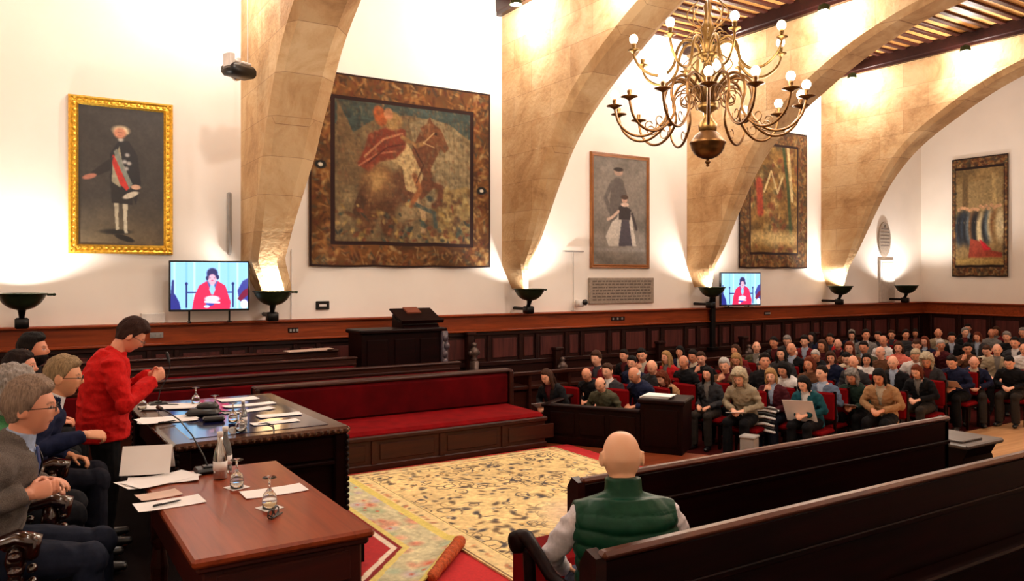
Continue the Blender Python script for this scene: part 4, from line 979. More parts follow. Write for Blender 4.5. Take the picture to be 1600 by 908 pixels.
# ------------------------------------------------------------------ things on the tables
ZT1 = ZD + .75; ZT2 = ZD + .75
def sheet(name, label, cat, pos, rz, w, h, n=1, mat='paper', tilt=0.0, jig=.15, group=None):
    b = MB(); rr = random.Random(hash(label) % 1000 if False else len(label))
    for i in range(n):
        m = Matrix.Rotation(rr.uniform(-jig, jig) * (i > 0), 4, 'Z'); ox, oy = (rr.uniform(-.03, .03), rr.uniform(-.02, .02)) if i else (0, 0)
        # slightly curling sheet
        g = 8; vs = []
        for a in range(g + 1):
            for c in range(3):
                u, v = a / g - .5, c / 2 - .5; vs.append(m @ Vector((ox + u * w, oy + v * h, i * .0022 + .0015 + .004 * (u * 2) ** 4)))
        k = len(vs); vs += [v + Vector((0, 0, -.0012)) for v in vs]
        fs = [(a * 3 + c, (a + 1) * 3 + c, (a + 1) * 3 + c + 1, a * 3 + c + 1) for a in range(g) for c in range(2)]; fs += [tuple(k + q for q in f[::-1]) for f in fs]
        bd = [a * 3 for a in range(g + 1)] + [g * 3 + 1, g * 3 + 2] + [a * 3 + 2 for a in range(g - 1, -1, -1)] + [1]
        fs += [(bd[q], k + bd[q], k + bd[(q + 1) % len(bd)], bd[(q + 1) % len(bd)]) for q in range(len(bd))]
        b.add(vs, fs)
    o = b.build(name, M[mat], smooth=False); o.location = pos; o.rotation_euler = (tilt, 0, rz); tag(o, label, cat, group); return o
def pen(label, pos, rz, col='black'):
    b = MB(); b.tube([(-.07, 0, .006), (.05, 0, .006)], .005, 8); b.tube([(.05, 0, .006), (.07, 0, .006)], [.005, .001], 8, dome=False); b.box(-.07, -.03, -.002, .002, .010, .013)
    o = b.build('pen', M[col], smooth=True); o.location = pos; o.rotation_euler.z = rz; tag(o, label, 'pen', 'pens on the tables')
def P2(x, y, z=ZT1 + .002): return at(x, y, z)
sheet('paper_sheet', 'white sheet with a pen at the near left edge of the mahogany table', 'paper', P2(265, 787), 1.0 + .62, .31, .17); pen('dark pen lying on the sheet at the near left edge', P2(262, 788, ZT1 + .006), 1.9)
sheet('paper_sheet', 'white paper under the goblet in the middle of the mahogany table', 'paper', P2(428, 768), .57 + 1.0, .32, .16)
sheet('paper_stack', 'spread white papers at the far left corner of the mahogany table', 'papers', P2(246, 752), 1.75, .36, .2, 4, jig=.35); pen('dark pen on the spread papers at the far left corner', P2(236, 741, ZT1 + .014), 1.7)
sheet('paper_sheet', 'pink tinted sheet lying between the folder and the near white sheet', 'paper', P2(248, 774), 1.7, .2, .14, mat='paper_pink')
# standing folder
b = MB(); m = Matrix.Translation((0, 0, .005)) @ Matrix.Rotation(R(-62), 4, 'X')
b.box(-.13, .13, -.002, .0, 0, 0.002); b.box(-.13, .13, 0, .17, 0, .004, mat=Matrix.Rotation(R(58), 4, 'X')); b.box(-.13, .13, 0, .17, 0, .004, mat=Matrix.Translation((0, .18, 0)) @ Matrix.Rotation(R(122), 4, 'X'))
o = b.build('folded_card', M['paper']); p = P2(226, 742, ZT1 + .02); o.location = p; o.rotation_euler.z = R(72); tag(o, 'upright folded white card on the spread papers', 'card')
def goblet_mesh(inv):
    t = thing('glass_goblet', 'g', 'glass', (0, 0, 0), 0, 'goblets standing upside down or upright on the tables')
    pr = [(.001, 0), (.032, .002), (.034, .005), (.006, .012), (.005, .05), (.012, .062), (.03, .085), (.036, .115), (.034, .15), (.032, .15), (.034, .115), (.028, .09), (.001, .07)]
    if inv: pr = [(r, .152 - z) for r, z in pr][::-1]
    b = MB(); b.lathe(pr, (0, 0, 0), 24); b.build('bowl', M['glass'], t, True)
    return t
g0 = goblet_mesh(True)
gob = [((421, 794), ZT1, 'upside down glass goblet nearest the camera on a small napkin'), ((370, 762), ZT1, 'upside down glass goblet beside the silver bottle'),
       ((306, 632), ZT2, 'glass goblet farthest back on the carved table'), ((336, 646), ZT2, 'glass goblet beside the black bag on the carved table'), ((364, 660), ZT2, 'glass goblet in front of the loose sheets on the carved table'), ((376, 674), ZT2, 'glass goblet nearest the front edge of the carved table'), ((222, 640), ZT2, 'glass goblet beside the speaker\'s elbow')]
napk = MB(); napk.box(-.05, .05, -.05, .05, 0, .003, bev=.001)
for i, ((x, y), z, lab) in enumerate(gob):
    o = g0 if i == 0 else dup(g0); o['label'] = lab; o.location = at(x, y, z + .004)
    if i < 2:
        n = napk.build('napkin', M['paper']); n.location = at(x, y, z + .0005); n.rotation_euler.z = .3; tag(n, 'small white napkin under the ' + ('goblet nearest the camera' if i == 0 else 'goblet beside the silver bottle'), 'napkin', 'napkins under the goblets')
def bottle(label, pos, s=1.0):
    t = thing('glass_bottle', label, 'bottle', pos, 0, 'bottles on the tables')
    b = MB(); b.lathe([(.001, 0), (.034, .002), (.037, .012), (.037, .12), (.03, .16), (.016, .2), (.013, .245), (.001, .245)], (0, 0, 0), 22); b.build('body', M['bottle'] if s == 1 else M['steel'], t, True)
    b = MB(); b.lathe([(.016, .235), (.017, .262), (.001, .264)], (0, 0, 0), 14); b.build('cap', M['white'], t, True)
    b = MB(); b.lathe([(.038, .05), (.038, .1)], (0, 0, 0), 22); b.build('label', M['paper'], t, True)
    return t
bottle('steel coloured bottle with white cap on the mahogany table', at(344, 748, ZT1 + .001), .9)
bottle('clear glass bottle just behind the steel coloured bottle', at(352, 738, ZT1 + .001))
bottle('clear glass bottle among the goblets on the carved table', at(380, 667, ZT2 + .001)).scale = (.8, .8, .75)
# glasses case / keys
t = thing('eyeglasses', 'pair of dark folded eyeglasses in front of the nearest goblet', 'glasses', at(427, 807, ZT1 + .001), R(-40))
b = MB()
for s in (-1, 1): b.tube([(s * .032 + .026 * math.cos(a), .0, .02 + .018 * math.sin(a)) for a in np.linspace(0, 2 * math.pi, 17)[:-1]], .0035, 6, closed=True)
b.tube([(-.008, 0, .026), (0, 0, .03), (.008, 0, .026)], .003, 6); b.build('rim', M['black'], t, True)
b = MB(); b.tube([(-.056, 0, .024), (-.04, .01, .006), (.05, .014, .004)], .003, 6); b.tube([(.056, 0, .024), (.04, .02, .006), (-.05, .022, .004)], .003, 6); b.build('temple', M['black'], t, True)
# microphones
def mic(label, base, path, rz=0):
    t = thing('gooseneck_microphone', label, 'microphone', base, 0, 'gooseneck microphones on the tables')
    b = MB(); b.box(-.06, .06, -.075, .075, 0, .03, bev=.012); b.box(-.03, .03, -.03, .03, .03, .04, bev=.004); b.build('base', M['black'], t)
    pts = [Vector(p) - Vector(base) for p in path]
    b = MB(); b.tube([(0, 0, .03)] + pts, .0045, 8); b.build('gooseneck', M['black'], t, True)
    d = (pts[-1] - pts[-2]).normalized(); b = MB(); b.tube([pts[-1], pts[-1] + d * .07], .013, 10); b.build('capsule', M['black'], t, True)
    return t
def dp(x, y, d): return dep(x, y, d)
bs = at(325, 738, ZT1 + .001); dd = bs.dot(FWD)
mic('black gooseneck microphone reaching from the mahogany table towards the speaker', bs, [dp(318, 712, dd), dp(300, 680, dd + .1), dp(280, 656, dd + .25), dp(262, 644, dd + .4), dp(252, 639, dd + .5)])
bs = at(247, 634, ZT2 + .001); dd = bs.dot(FWD)
mic('black microphone on the carved table in front of the standing speaker', bs, [dp(250, 610, dd), dp(262, 588, dd), dp(266, 572, dd), dp(264, 564, dd)])
# papers on the carved table
for (x, y, w, h, n, rz, lab) in ((264, 636, .42, .26, 5, 1.2, 'spread stack of papers beside the standing speaker'), (262, 656, .42, .26, 3, 1.5, 'white papers at the near left edge of the carved table'),
        (372, 624, .34, .2, 1, 1.6, 'sheet at the back of the carved table, behind the goblets'), (392, 633, .42, .12, 2, 1.62, 'narrow sheets at the back right of the carved table'), (385, 642, .40, .12, 2, 1.65, 'second pair of narrow sheets in the row on the carved table'),
        (436, 649, .34, .13, 2, 1.62, 'upper of the two right hand sheets on the carved table'), (430, 660, .36, .12, 1, 1.6, 'lower of the two right hand sheets on the carved table')):
    sheet('paper_sheet' if n == 1 else 'paper_stack', lab, 'papers', at(x, y, ZT2 + .002), rz, w, h, n, jig=.2)
pen('dark pen on the stack beside the standing speaker', at(268, 633, ZT2 + .02), .9); pen('dark pen on the near papers of the carved table', at(262, 660, ZT2 + .012), 1.9)
b = MB(); b.box(-.13, .13, -.09, .09, 0, .06, bev=.03); b.ell((.03, .02, .07), (.09, .06, .04)); b.tube([(-.12, .05, .03), (-.05, .12, .02), (.1, .14, .01), (.2, .1, .008)], .008, 6)
o = b.build('camera_bag', M['black'], smooth=True); o.location = at(318, 650, ZT2 + .001); o.rotation_euler.z = 1.2; tag(o, 'black soft bag lying between the goblets on the carved table', 'bag')
b = MB(); b.box(-.08, .08, -.05, .05, 0, .035, bev=.012); o = b.build('conference_unit', M['black']); o.location = at(334, 658, ZT2 + .001); o.rotation_euler.z = 1.4; tag(o, 'flat black box in front of the soft bag on the carved table', 'box')
b = MB(); b.tube([at(404, 663, ZT2 + .006), at(416, 661, ZT2 + .006), at(426, 664, ZT2 + .006), at(428, 669, ZT2 + .006), at(428, 676, ZT2 + .006)], .005, 6); tag(b.build('black_cable', M['black'], smooth=True), 'thin black cable curling on the front of the carved table', 'cable')
# ------------------------------------------------------------------ people
V = Vector
def remesh(mb, voxel, smooth=3, fac=.5):
    me = mb.mesh('tmp', M['cloth'], fix=True); o = D.objects.new('tmp', me); C.objects.link(o)
    r = o.modifiers.new('r', 'REMESH'); r.mode = 'VOXEL'; r.voxel_size = voxel; r.use_smooth_shade = True
    if smooth: s = o.modifiers.new('s', 'SMOOTH'); s.factor = fac; s.iterations = smooth
    dg = bpy.context.evaluated_depsgraph_get(); dg.update()
    m2 = D.meshes.new_from_object(o.evaluated_get(dg)); D.objects.remove(o); D.meshes.remove(me)
    m2.polygons.foreach_set('use_smooth', [True] * len(m2.polygons)); return m2
def displace(me, fn):
    n = len(me.vertices); nn = np.empty(n * 3, np.float32); me.vertex_normals.foreach_get('vector', nn); nn = nn.reshape(-1, 3)
    co = np.empty(n * 3, np.float32); me.vertices.foreach_get('co', co); co = co.reshape(-1, 3)
    out = np.array([fn(V(co[i]), V(nn[i])) for i in range(n)], np.float32); me.vertices.foreach_set('co', out.ravel()); me.update()
def sstep(a, b, x):
    t = max(0.0, min(1.0, (x - a) / (b - a))); return t * t * (3 - 2 * t)
def g2(x, y): return math.exp(-x * x - y * y)
def head_pt(d, fat=1.0):
    x, y, z = d
    h = math.sqrt(max(1e-9, x * x + y * y)); k = (h ** .80) / h if z > 0 else (h ** .9) / h
    X, Y, Z = x * .074 * k, y * .095 * k, z * .113
    if z < 0:
        X *= 1 - .26 * (-z) ** 1.3
        if y < 0: Y *= 1 - .42 * (-z)
        else: Y *= 1 - .04 * (-z)
    if y > 0:
        nb = math.exp(-(x / .13) ** 2) * (.003 + .024 * sstep(.22, -.14, z) * sstep(-.30, -.17, z))
        Y += nb * y
        Y += .004 * g2(x / .5, (z - .27) / .09) - .008 * (g2((x - .36) / .16, (z - .1) / .10) + g2((x + .36) / .16, (z - .1) / .10))
        Y += .006 * g2(x / .28, (z + .43) / .07) - .004 * g2(x / .3, (z + .58) / .06) + .010 * g2(x / .3, (z + .80) / .16)
        X += .003 * g2((x - .55) / .2, (z + .1) / .2) - .003 * g2((x + .55) / .2, (z + .1) / .2)
    return V((X * fat, Y, Z))
def sph(n, m, f):
    vs = [f(V((math.sin(math.pi * i / m) * math.cos(2 * math.pi * j / n), math.sin(math.pi * i / m) * math.sin(2 * math.pi * j / n), -math.cos(math.pi * i / m)))) for i in range(1, m) for j in range(n)]
    vs += [f(V((0, 0, -1))), f(V((0, 0, 1)))]; k = m - 1
    fs = [(i * n + j, i * n + (j + 1) % n, (i + 1) * n + (j + 1) % n, (i + 1) * n + j) for i in range(k - 1) for j in range(n)]
    fs += [(k * n, (j + 1) % n, j) for j in range(n)] + [(k * n + 1, (k - 1) * n + j, (k - 1) * n + (j + 1) % n) for j in range(n)]
    return vs, fs
def interp(t, P):
    if t <= P[0][0]: return P[0][1]
    for (a, b), (c, d) in zip(P[:-1], P[1:]):
        if t <= c: return b + (d - b) * (t - a) / (c - a)
    return P[-1][1]
HL = {'short': [(-1, -.55), (-.45, -.42), (-.15, -.12), (.10, .0), (.30, .34), (.55, .60), (1, .66)],
      'bald': [(-1, -.5), (-.45, -.42), (-.12, -.1), (.1, .0), (.28, .3), (.4, 1.4), (1, 1.5)],
      'bob': [(-1, -1.1), (-.2, -1.1), (.10, -.8), (.36, .15), (.6, .50), (1, .62)],
      'long': [(-1, -1.1), (-.1, -1.1), (.12, -.7), (.36, .3), (.62, .58), (1, .66)],
      'curly': [(-1, -1.1), (-.1, -1.0), (.15, -.5), (.38, .25), (.62, .50), (1, .6)]}
def hair_mesh(style, fine=False, seed=0, bulk=1.0):
    n, m = (88, 60) if fine else (44, 30)
    def f(d):
        yy = d.y / max(1e-6, math.sqrt(d.x ** 2 + d.y ** 2)) if abs(d.z) < .999 else 0
        hl = interp(yy, HL['bob' if style == 'bob' else style if style in HL else 'short'])
        cov = sstep(hl - .07, hl + .07, d.z)
        if style == 'bald': cov *= sstep(.42, .22, d.z)
        p = head_pt(d)
        nz = mnoise.noise(V((d.x * 4, d.y * 4, d.z * 2.0)) + V((seed, 0, 0))); nz2 = mnoise.noise(V((d.x * 17, d.y * 17, d.z * 6)) + V((seed, 3, 0)))
        t = {'short': .005 + .015 * max(0, d.z + .15), 'bald': .009, 'bob': .015, 'long': .013, 'curly': .034}[style] * bulk
        amp = {'short': .008, 'bald': .002, 'bob': .006, 'long': .006, 'curly': .016}[style]
        t += amp * nz + (.0035 if style != 'bald' else .0008) * nz2
        if style == 'curly': t += .010 * mnoise.noise(V((d.x * 9, d.y * 9, d.z * 9)))
        q = p + d * t
        return q * cov + p * .86 * (1 - cov)
    b = MB(); vs, fs = sph(n, m, f); b.add(vs, fs)
    if style in ('long', 'curly', 'bob'):
        zz = {'long': -.27, 'curly': -.15, 'bob': -.12}[style]
        b.tube([(0, -.05, .03), (0, -.075, -.06), (0, -.08, zz * .6), (0, -.07, zz)], [(.085, .055), (.092, .045), (.09, .035), (.06, .018)], 16, ref=(1, 0, 0))
        for s in (-1, 1): b.tube([(s * .066, -.01, .03), (s * .082, .005, -.05), (s * .085, .012, zz * .6), (s * .078, .02, zz * .95)], [(.022, .035), (.022, .038), (.024, .034), (.012, .016)], 10, ref=(1, 0, 0))
        me = remesh(b, .006 if fine else .009, 2)
        def hd(p, nn):
            k = mnoise.noise(V((p.x * 60, p.y * 60, p.z * 14)) + V((seed, 0, 0))); r = p + nn * (.004 if style != 'curly' else .003) * k
            if style == 'curly': r = r + nn * .010 * mnoise.noise(p * 45 + V((seed, 0, 0)))
            return r
        displace(me, hd)
        me.materials.clear(); me.materials.append(M['hair'])
    else:
        me = b.mesh('hair', M['hair'], True)
    me.name = 'hair'; return me
def hand(b, w, d, n, side, curl=.4, s=1.0, fat=1.0, spread=.0):
    """w wrist, d direction of the palm, n way the palm faces, side = vector towards the thumb"""
    w, d, n = V(w), V(d).normalized(), V(n); n = (n - d * n.dot(d)).normalized(); a = V(side); a = (a - d * a.dot(d) - n * a.dot(n)).normalized()
    b.tube([w - d * .02 * s, w + d * .02 * s, w + d * .06 * s, w + d * .088 * s], [(.024 * s, .018 * s), (.033 * s, .016 * s), (.040 * s, .014 * s), (.037 * s, .011 * s)], 12, ref=a)
    for i, (off, ln) in enumerate(((.029, .070), (.0095, .080), (-.0105, .074), (-.029, .058))):
        p = w + d * (.078 - .006 * (i == 3) - .003 * (i == 0)) * s + a * off * s; ang = 0; pts = [p - d * .02 * s, p]; r = (.0085 if i < 3 else .0075) * s * fat
        for j, q in enumerate((.46, .31, .23)):
            ang += curl * (.75 + .25 * j) * (1 + .1 * i) * 1.15
            dr = d * math.cos(ang) + n * math.sin(ang) + a * (off * spread * 8); p = p + dr.normalized() * ln * q * s; pts.append(p)
        b.tube(pts, [r * 1.08, r * 1.05, r, r * .92, r * .78], 8)
    p = w + d * .022 * s + a * .024 * s; pts = [p - a * .015 * s, p]; 
    for j, (q, k) in enumerate(((.034, .55), (.030, .25), (.024, .05))):
        dr = a * (k + .2) * (1 - .35 * curl) + d * (.75 + .1 * j) + n * (.35 + .35 * curl); p = p + dr.normalized() * q * s; pts.append(p)
    b.tube(pts, [.013 * s * fat, .012 * s * fat, .0105 * s * fat, .0095 * s * fat, .008 * s * fat], 8)
TOR = [(-.09, .120, .100), (0, .168, .125), (.10, .158, .116), (.20, .148, .110), (.30, .160, .118), (.38, .172, .116), (.44, .160, .100), (.485, .110, .080), (.52, .062, .062)]
class Fig:
    """local frame: faces +y, right hand at +x"""
    def __init__(s, headx=1.0, seat=.46, lean=.12, hunch=.12, pitch=.1, yaw=0, roll=0, stand=False, arms=None, knees=None, twist=0, belly=0.0, wide=1.0):
        s.stand, s.belly, s.wide, s.headx = stand, belly, wide, headx
        s.P = V((0, 0, .90 if stand else seat + .10))
        def sp(t):
            # curved spine
            z = 0; y = 0; st = .02; q = 0
            sign = 1 if t >= 0 else -1
            k = int(abs(t) / st)
            for i in range(k): a = lean + hunch * 2.2 * (i * st) * (1 if sign > 0 else 0); y += sign * st * math.sin(a); z += sign * st * math.cos(a)
            r = abs(t) - k * st; a = lean + hunch * 2.2 * (k * st); y += sign * r * math.sin(a); z += sign * r * math.cos(a)
            return s.P + V((0, y, z))
        s.sp = sp; s.nb = sp(.50); nd = (sp(.50) - sp(.42)).normalized(); nd = (nd + V((0, math.sin(pitch) * .35 + .1, .6))).normalized()
        s.nt = s.nb + nd * .052
        s.H = Matrix.Translation(s.nt) @ Matrix.Rotation(-yaw, 4, 'Z') @ Matrix.Rotation(-pitch, 4, 'X') @ Matrix.Rotation(roll, 4, 'Y') @ Matrix.Translation((0, .022, .090))
        s.hc = s.H.translation
        s.sh = {q: sp(.405) + V((q * .172 * wide, 0, 0)) for q in (-1, 1)}
        s.arms = arms or {}
        s.knees = knees
    def legs(s):
        out = []
        for q in (-1, 1):
            hip = s.P + V((q * .085, .0, -.0))
            if s.knees: k, a, f = s.knees[q]; k, a, f = V(k), V(a), V(f)
            elif s.stand: k = V((q * .10, .03, .48)); a = V((q * .11, -.01, .09)); f = V((q * .13, .14, .03))
            else: k = V((q * .12, .43, s.P.z - .02)); a = V((q * .13, .40, .10)); f = V((q * .15, .56, .035))
            out.append((q, hip, k, a, f))
        return out
    def body(s, voxel, fine=False, fat=1.0):
        b = MB()
        b.tube([s.sp(t) for t, _, _ in TOR], [(rx * s.wide - .014, ry - .014 + (s.belly if .05 < t < .3 else 0)) for t, rx, ry in TOR], 18, ref=(1, 0, 0))
        b.tube([s.sp(.47), s.nb, s.nt, s.nt + (s.H @ V((0, -.01, .0)) - s.nt) * .7], [.062, .056, .053, .052], 14)
        hv, hf = sph(64 if fine else 36, 48 if fine else 28, lambda d: head_pt(d, s.headx)); b.add([s.H @ v for v in hv], hf)
        for q in (-1, 1):
            E = s.H @ Matrix.Translation((q * .080 * s.headx, -.012, -.002)) @ Matrix.Rotation(q * R(-22), 4, 'Z')
            b.ell((0, 0, 0), (.010, .020, .033), 10, 8, mat=E)
            if fine: b.tube([E @ V((q * .006, -.002 - .018 * math.sin(u), .03 * math.cos(u))) for u in np.linspace(0, 2.8, 9)], .0045, 6)
            el, wr, hd, pn, ts, cu = s.arms[q]; S = s.sh[q]
            b.tube([s.sp(.42) + V((q * .06, 0, 0)), S, (S + V(el)) / 2, el, (V(el) + V(wr)) / 2, wr], [.055, .052, .044, .038, .035, .026], 12)
            hand(b, wr, hd, pn, ts, cu, fat=fat)
        for q, hip, k, a, f in s.legs():
            b.tube([hip, (hip + k) / 2, k, (k * .6 + a * .4), a], [.080, .070, .052, .050, .036], 12)
            b.tube([a - V((0, .02, .03)), f], [(.034, .03), (.03, .022)], 8)
        me = remesh(b, voxel, 2, .45); me.materials.clear(); me.materials.append(M['skin'])
        Hi = s.H.inverted(); col = np.zeros((len(me.vertices), 4), np.float32); col[:, 3] = 1
        e = 1.0 if fine else 1.35
        for i, v in enumerate(me.vertices):
            p = Hi @ v.co
            if p.y < .03 or abs(p.z) > .12: continue
            ax = abs(p.x)
            d = ((ax - .029) / (.0135 * e)) ** 2 + ((p.z - .010) / (.0058 * e)) ** 2
            if fine:
                if d < 1: col[i, 2] = .8
                if ((ax - .029) / .0065) ** 2 + ((p.z - .010) / .0065) ** 2 < 1: col[i] = (1, 0, 0, 1)
                if d < 1.7 and d > .8: col[i, 0] = .55
            elif d < 1: col[i, 0] = .8
            db = ((ax - .031) / (.019 * e)) ** 2 + ((p.z - .031 + 4 * (ax - .03) ** 2 * 4) / (.0042 * e)) ** 2
            if db < 1: col[i, 0] = max(col[i, 0], .6)
            dl = (p.x / .024) ** 2 + ((p.z + .052) / (.0075 * e)) ** 2
            if dl < 1: col[i, 1] = .75
            if abs(p.x) < .022 and abs(p.z + .052) < .0022: col[i, 0] = .5
        ca = me.color_attributes.new('face', 'FLOAT_COLOR', 'POINT'); ca.data.foreach_set('color', col.ravel()); me.name = 'body'
        return me
    def top(s, voxel, infl=.012, sleeves=True, under=False, hem=-.10, mat='cloth', wr=.004, seed=0, collar=0, vneck=0, quilt=0, cuff=1.0, loose=0.0, short=0):
        b = MB(); secs = [(hem, .150 if s.stand else .16, .13)] + [x for x in TOR if x[0] > hem + .04 and x[0] < .50]
        b.tube([s.sp(t) for t, _, _ in secs], [(rx * s.wide + infl + loose * (t < .35), ry + infl + loose * (t < .35) + (s.belly if .05 < t < .3 else 0)) for t, rx, ry in secs], 22, ref=(1, 0, 0), dome=False)
        for q in (-1, 1):
            el, wr_, hd, pn, ts, cu = s.arms[q]; S = s.sh[q]; el, wr_ = V(el), V(wr_)
            if sleeves:
                b.tube([s.sp(.43) + V((q * .05, 0, 0)), S, (S + el) / 2, el, (el + wr_) / 2, el + (wr_ - el) * .93 * cuff], [.060 + infl, .052 + infl, .046 + infl, .040 + infl, .034 + infl, .028 + infl], 14, dome=False)
                b.ell(el, (.042 + infl * .8,) * 3, 10, 8)
            elif under: b.tube([s.sp(.43) + V((q * .04, 0, 0)), S * .8 + s.sp(.40) * .2], [.054 + infl, .046 + infl], 14, dome=False)
            else: b.tube([s.sp(.43) + V((q * .04, 0, 0)), S + (el - S) * .04], [.060 + infl * .9, .050 + infl * .9], 14, dome=not vneck if False else False)
        if collar: b.tube([s.sp(.475), s.nb + (s.nt - s.nb) * (.35 if collar < 1.5 else .7 if collar < 1.8 else .75 if collar < 2.3 else .98 if collar < 3 else 1.25)], [.074 if under else .080, .057 if under else .064 + .004 * collar], 16, dome=False)
        me = remesh(b, voxel, 3)
        if quilt:
            def qd(p, nn):
                if .02 < p.z - s.P.z < .44:
                    k = (p.z - s.P.z) / .062 + .18 * mnoise.noise(p * 7); return p + nn * (.012 * abs(math.sin(math.pi * k)) ** .6 - .001)
                return p
            displace(me, qd)
        if wr:
            def wd(p, nn):
                n1 = mnoise.noise(V((p.x * 9, p.y * 9, p.z * 15)) + V((seed, 0, 0))); n2 = mnoise.noise(V((p.x * 22 + p.z * 14, p.y * 22, p.z * 26)) + V((0, seed, 0)))
                return p + nn * (wr * 1.6 * (1 - abs(n1) * 2.2) + wr * .8 * n2)
            displace(me, wd)
        if vneck:
            bm = bmesh.new(); bm.from_mesh(me); z1 = s.nb.z + .02; z0 = s.sp(.44 - vneck).z
            dl = [f for f in bm.faces if (lambda c: c.y > s.sp(max(0, c.z - s.P.z)).y + .02 and z0 < c.z and abs(c.x) < .012 + .052 * (c.z - z0) / (z1 - z0))(f.calc_center_median())]
            bmesh.ops.delete(bm, geom=dl, context='FACES'); bm.to_mesh(me); bm.free()
        me.materials.clear(); me.materials.append(M[mat]); return me
    def pants(s, voxel, infl=.012, mat='cloth', seed=0, skirt=False):
        b = MB(); secs = [x for x in TOR if x[0] <= .1]
        b.tube([s.sp(t) for t, _, _ in secs], [(rx * s.wide + infl * .3, ry + infl * .3 + s.belly * (t > .05)) for t, rx, ry in secs], 18, ref=(1, 0, 0))
        for q, hip, k, a, f in s.legs():
            b.tube([hip, (hip + k) / 2, k, (k * .6 + a * .4), a + V((0, 0, -.02))], [.092 + infl, .080 + infl, .062 + infl, .058 + infl, .050 + infl * 1.4], 14, dome=False)
            b.ell(k, (.064 + infl, .064 + infl, .064 + infl), 10, 8)
        if skirt:
            (q1, h1, k1, a1, _), (q2, h2, k2, a2, _) = s.legs(); m = lambda a, b_: (a + b_) / 2
            b.tube([m(h1, h2), m(k1, k2), m(k1, k2) * .4 + m(a1, a2) * .6], [(.19, .10), (.17, .08), (.18, .09)], 16, ref=(1, 0, 0), dome=False)
        me = remesh(b, voxel, 3)
        displace(me, lambda p, nn: p + nn * (.005 * (1 - 2 * abs(mnoise.noise(p * 11 + V((seed, 0, 0))))) + .002 * mnoise.noise(p * 30)))
        me.materials.clear(); me.materials.append(M[mat]); return me
    def shoes(s):
        out = []
        for q, hip, k, a, f in s.legs():
            d = (f - a); d.z = 0; d.normalize(); b = MB()
            c = V((a.x, a.y, .045)); b.tube([c - d * .045, c + d * .02, c + d * .11, c + d * .17], [(.036, .045), (.040, .045), (.044, .034), (.036, .026)], 12, ref=V((0, 0, 1)).cross(d))
            b.tube([V((a.x, a.y, .05)), V((a.x, a.y, .11))], [.040, .042], 12, dome=False)
            me = b.mesh('shoe', M['black'], True)
            # rest on the floor
            zmin = min(v.co.z for v in me.vertices)
            for v in me.vertices: v.co.z -= zmin
            out.append(me)
        return out
def ob(name, me, parent, col=None, mw=None):
    o = D.objects.new(name, me); C.objects.link(o); o.parent = parent
    if col is not None: o.color = (*lin(col), 1)
    if mw is not None: o.matrix_local = mw
    return o
def spectacles(fig, parent):
    b = MB()
    for s_ in (-1, 1):
        b.tube([(s_ * .031 + .023 * math.cos(a), .104, .008 + .016 * math.sin(a)) for a in np.linspace(0, 2 * math.pi, 17)[:-1]], .0016, 6, closed=True)
        b.tube([(s_ * .054, .102, .012), (s_ * .078, .06, .012), (s_ * .082, -.01, .006)], .0018, 6)
    b.tube([(-.008, .106, .012), (.008, .106, .012)], .0016, 6)
    o = b.build('spectacles', M['blackm'], parent, True); o.matrix_local = fig.H; return o
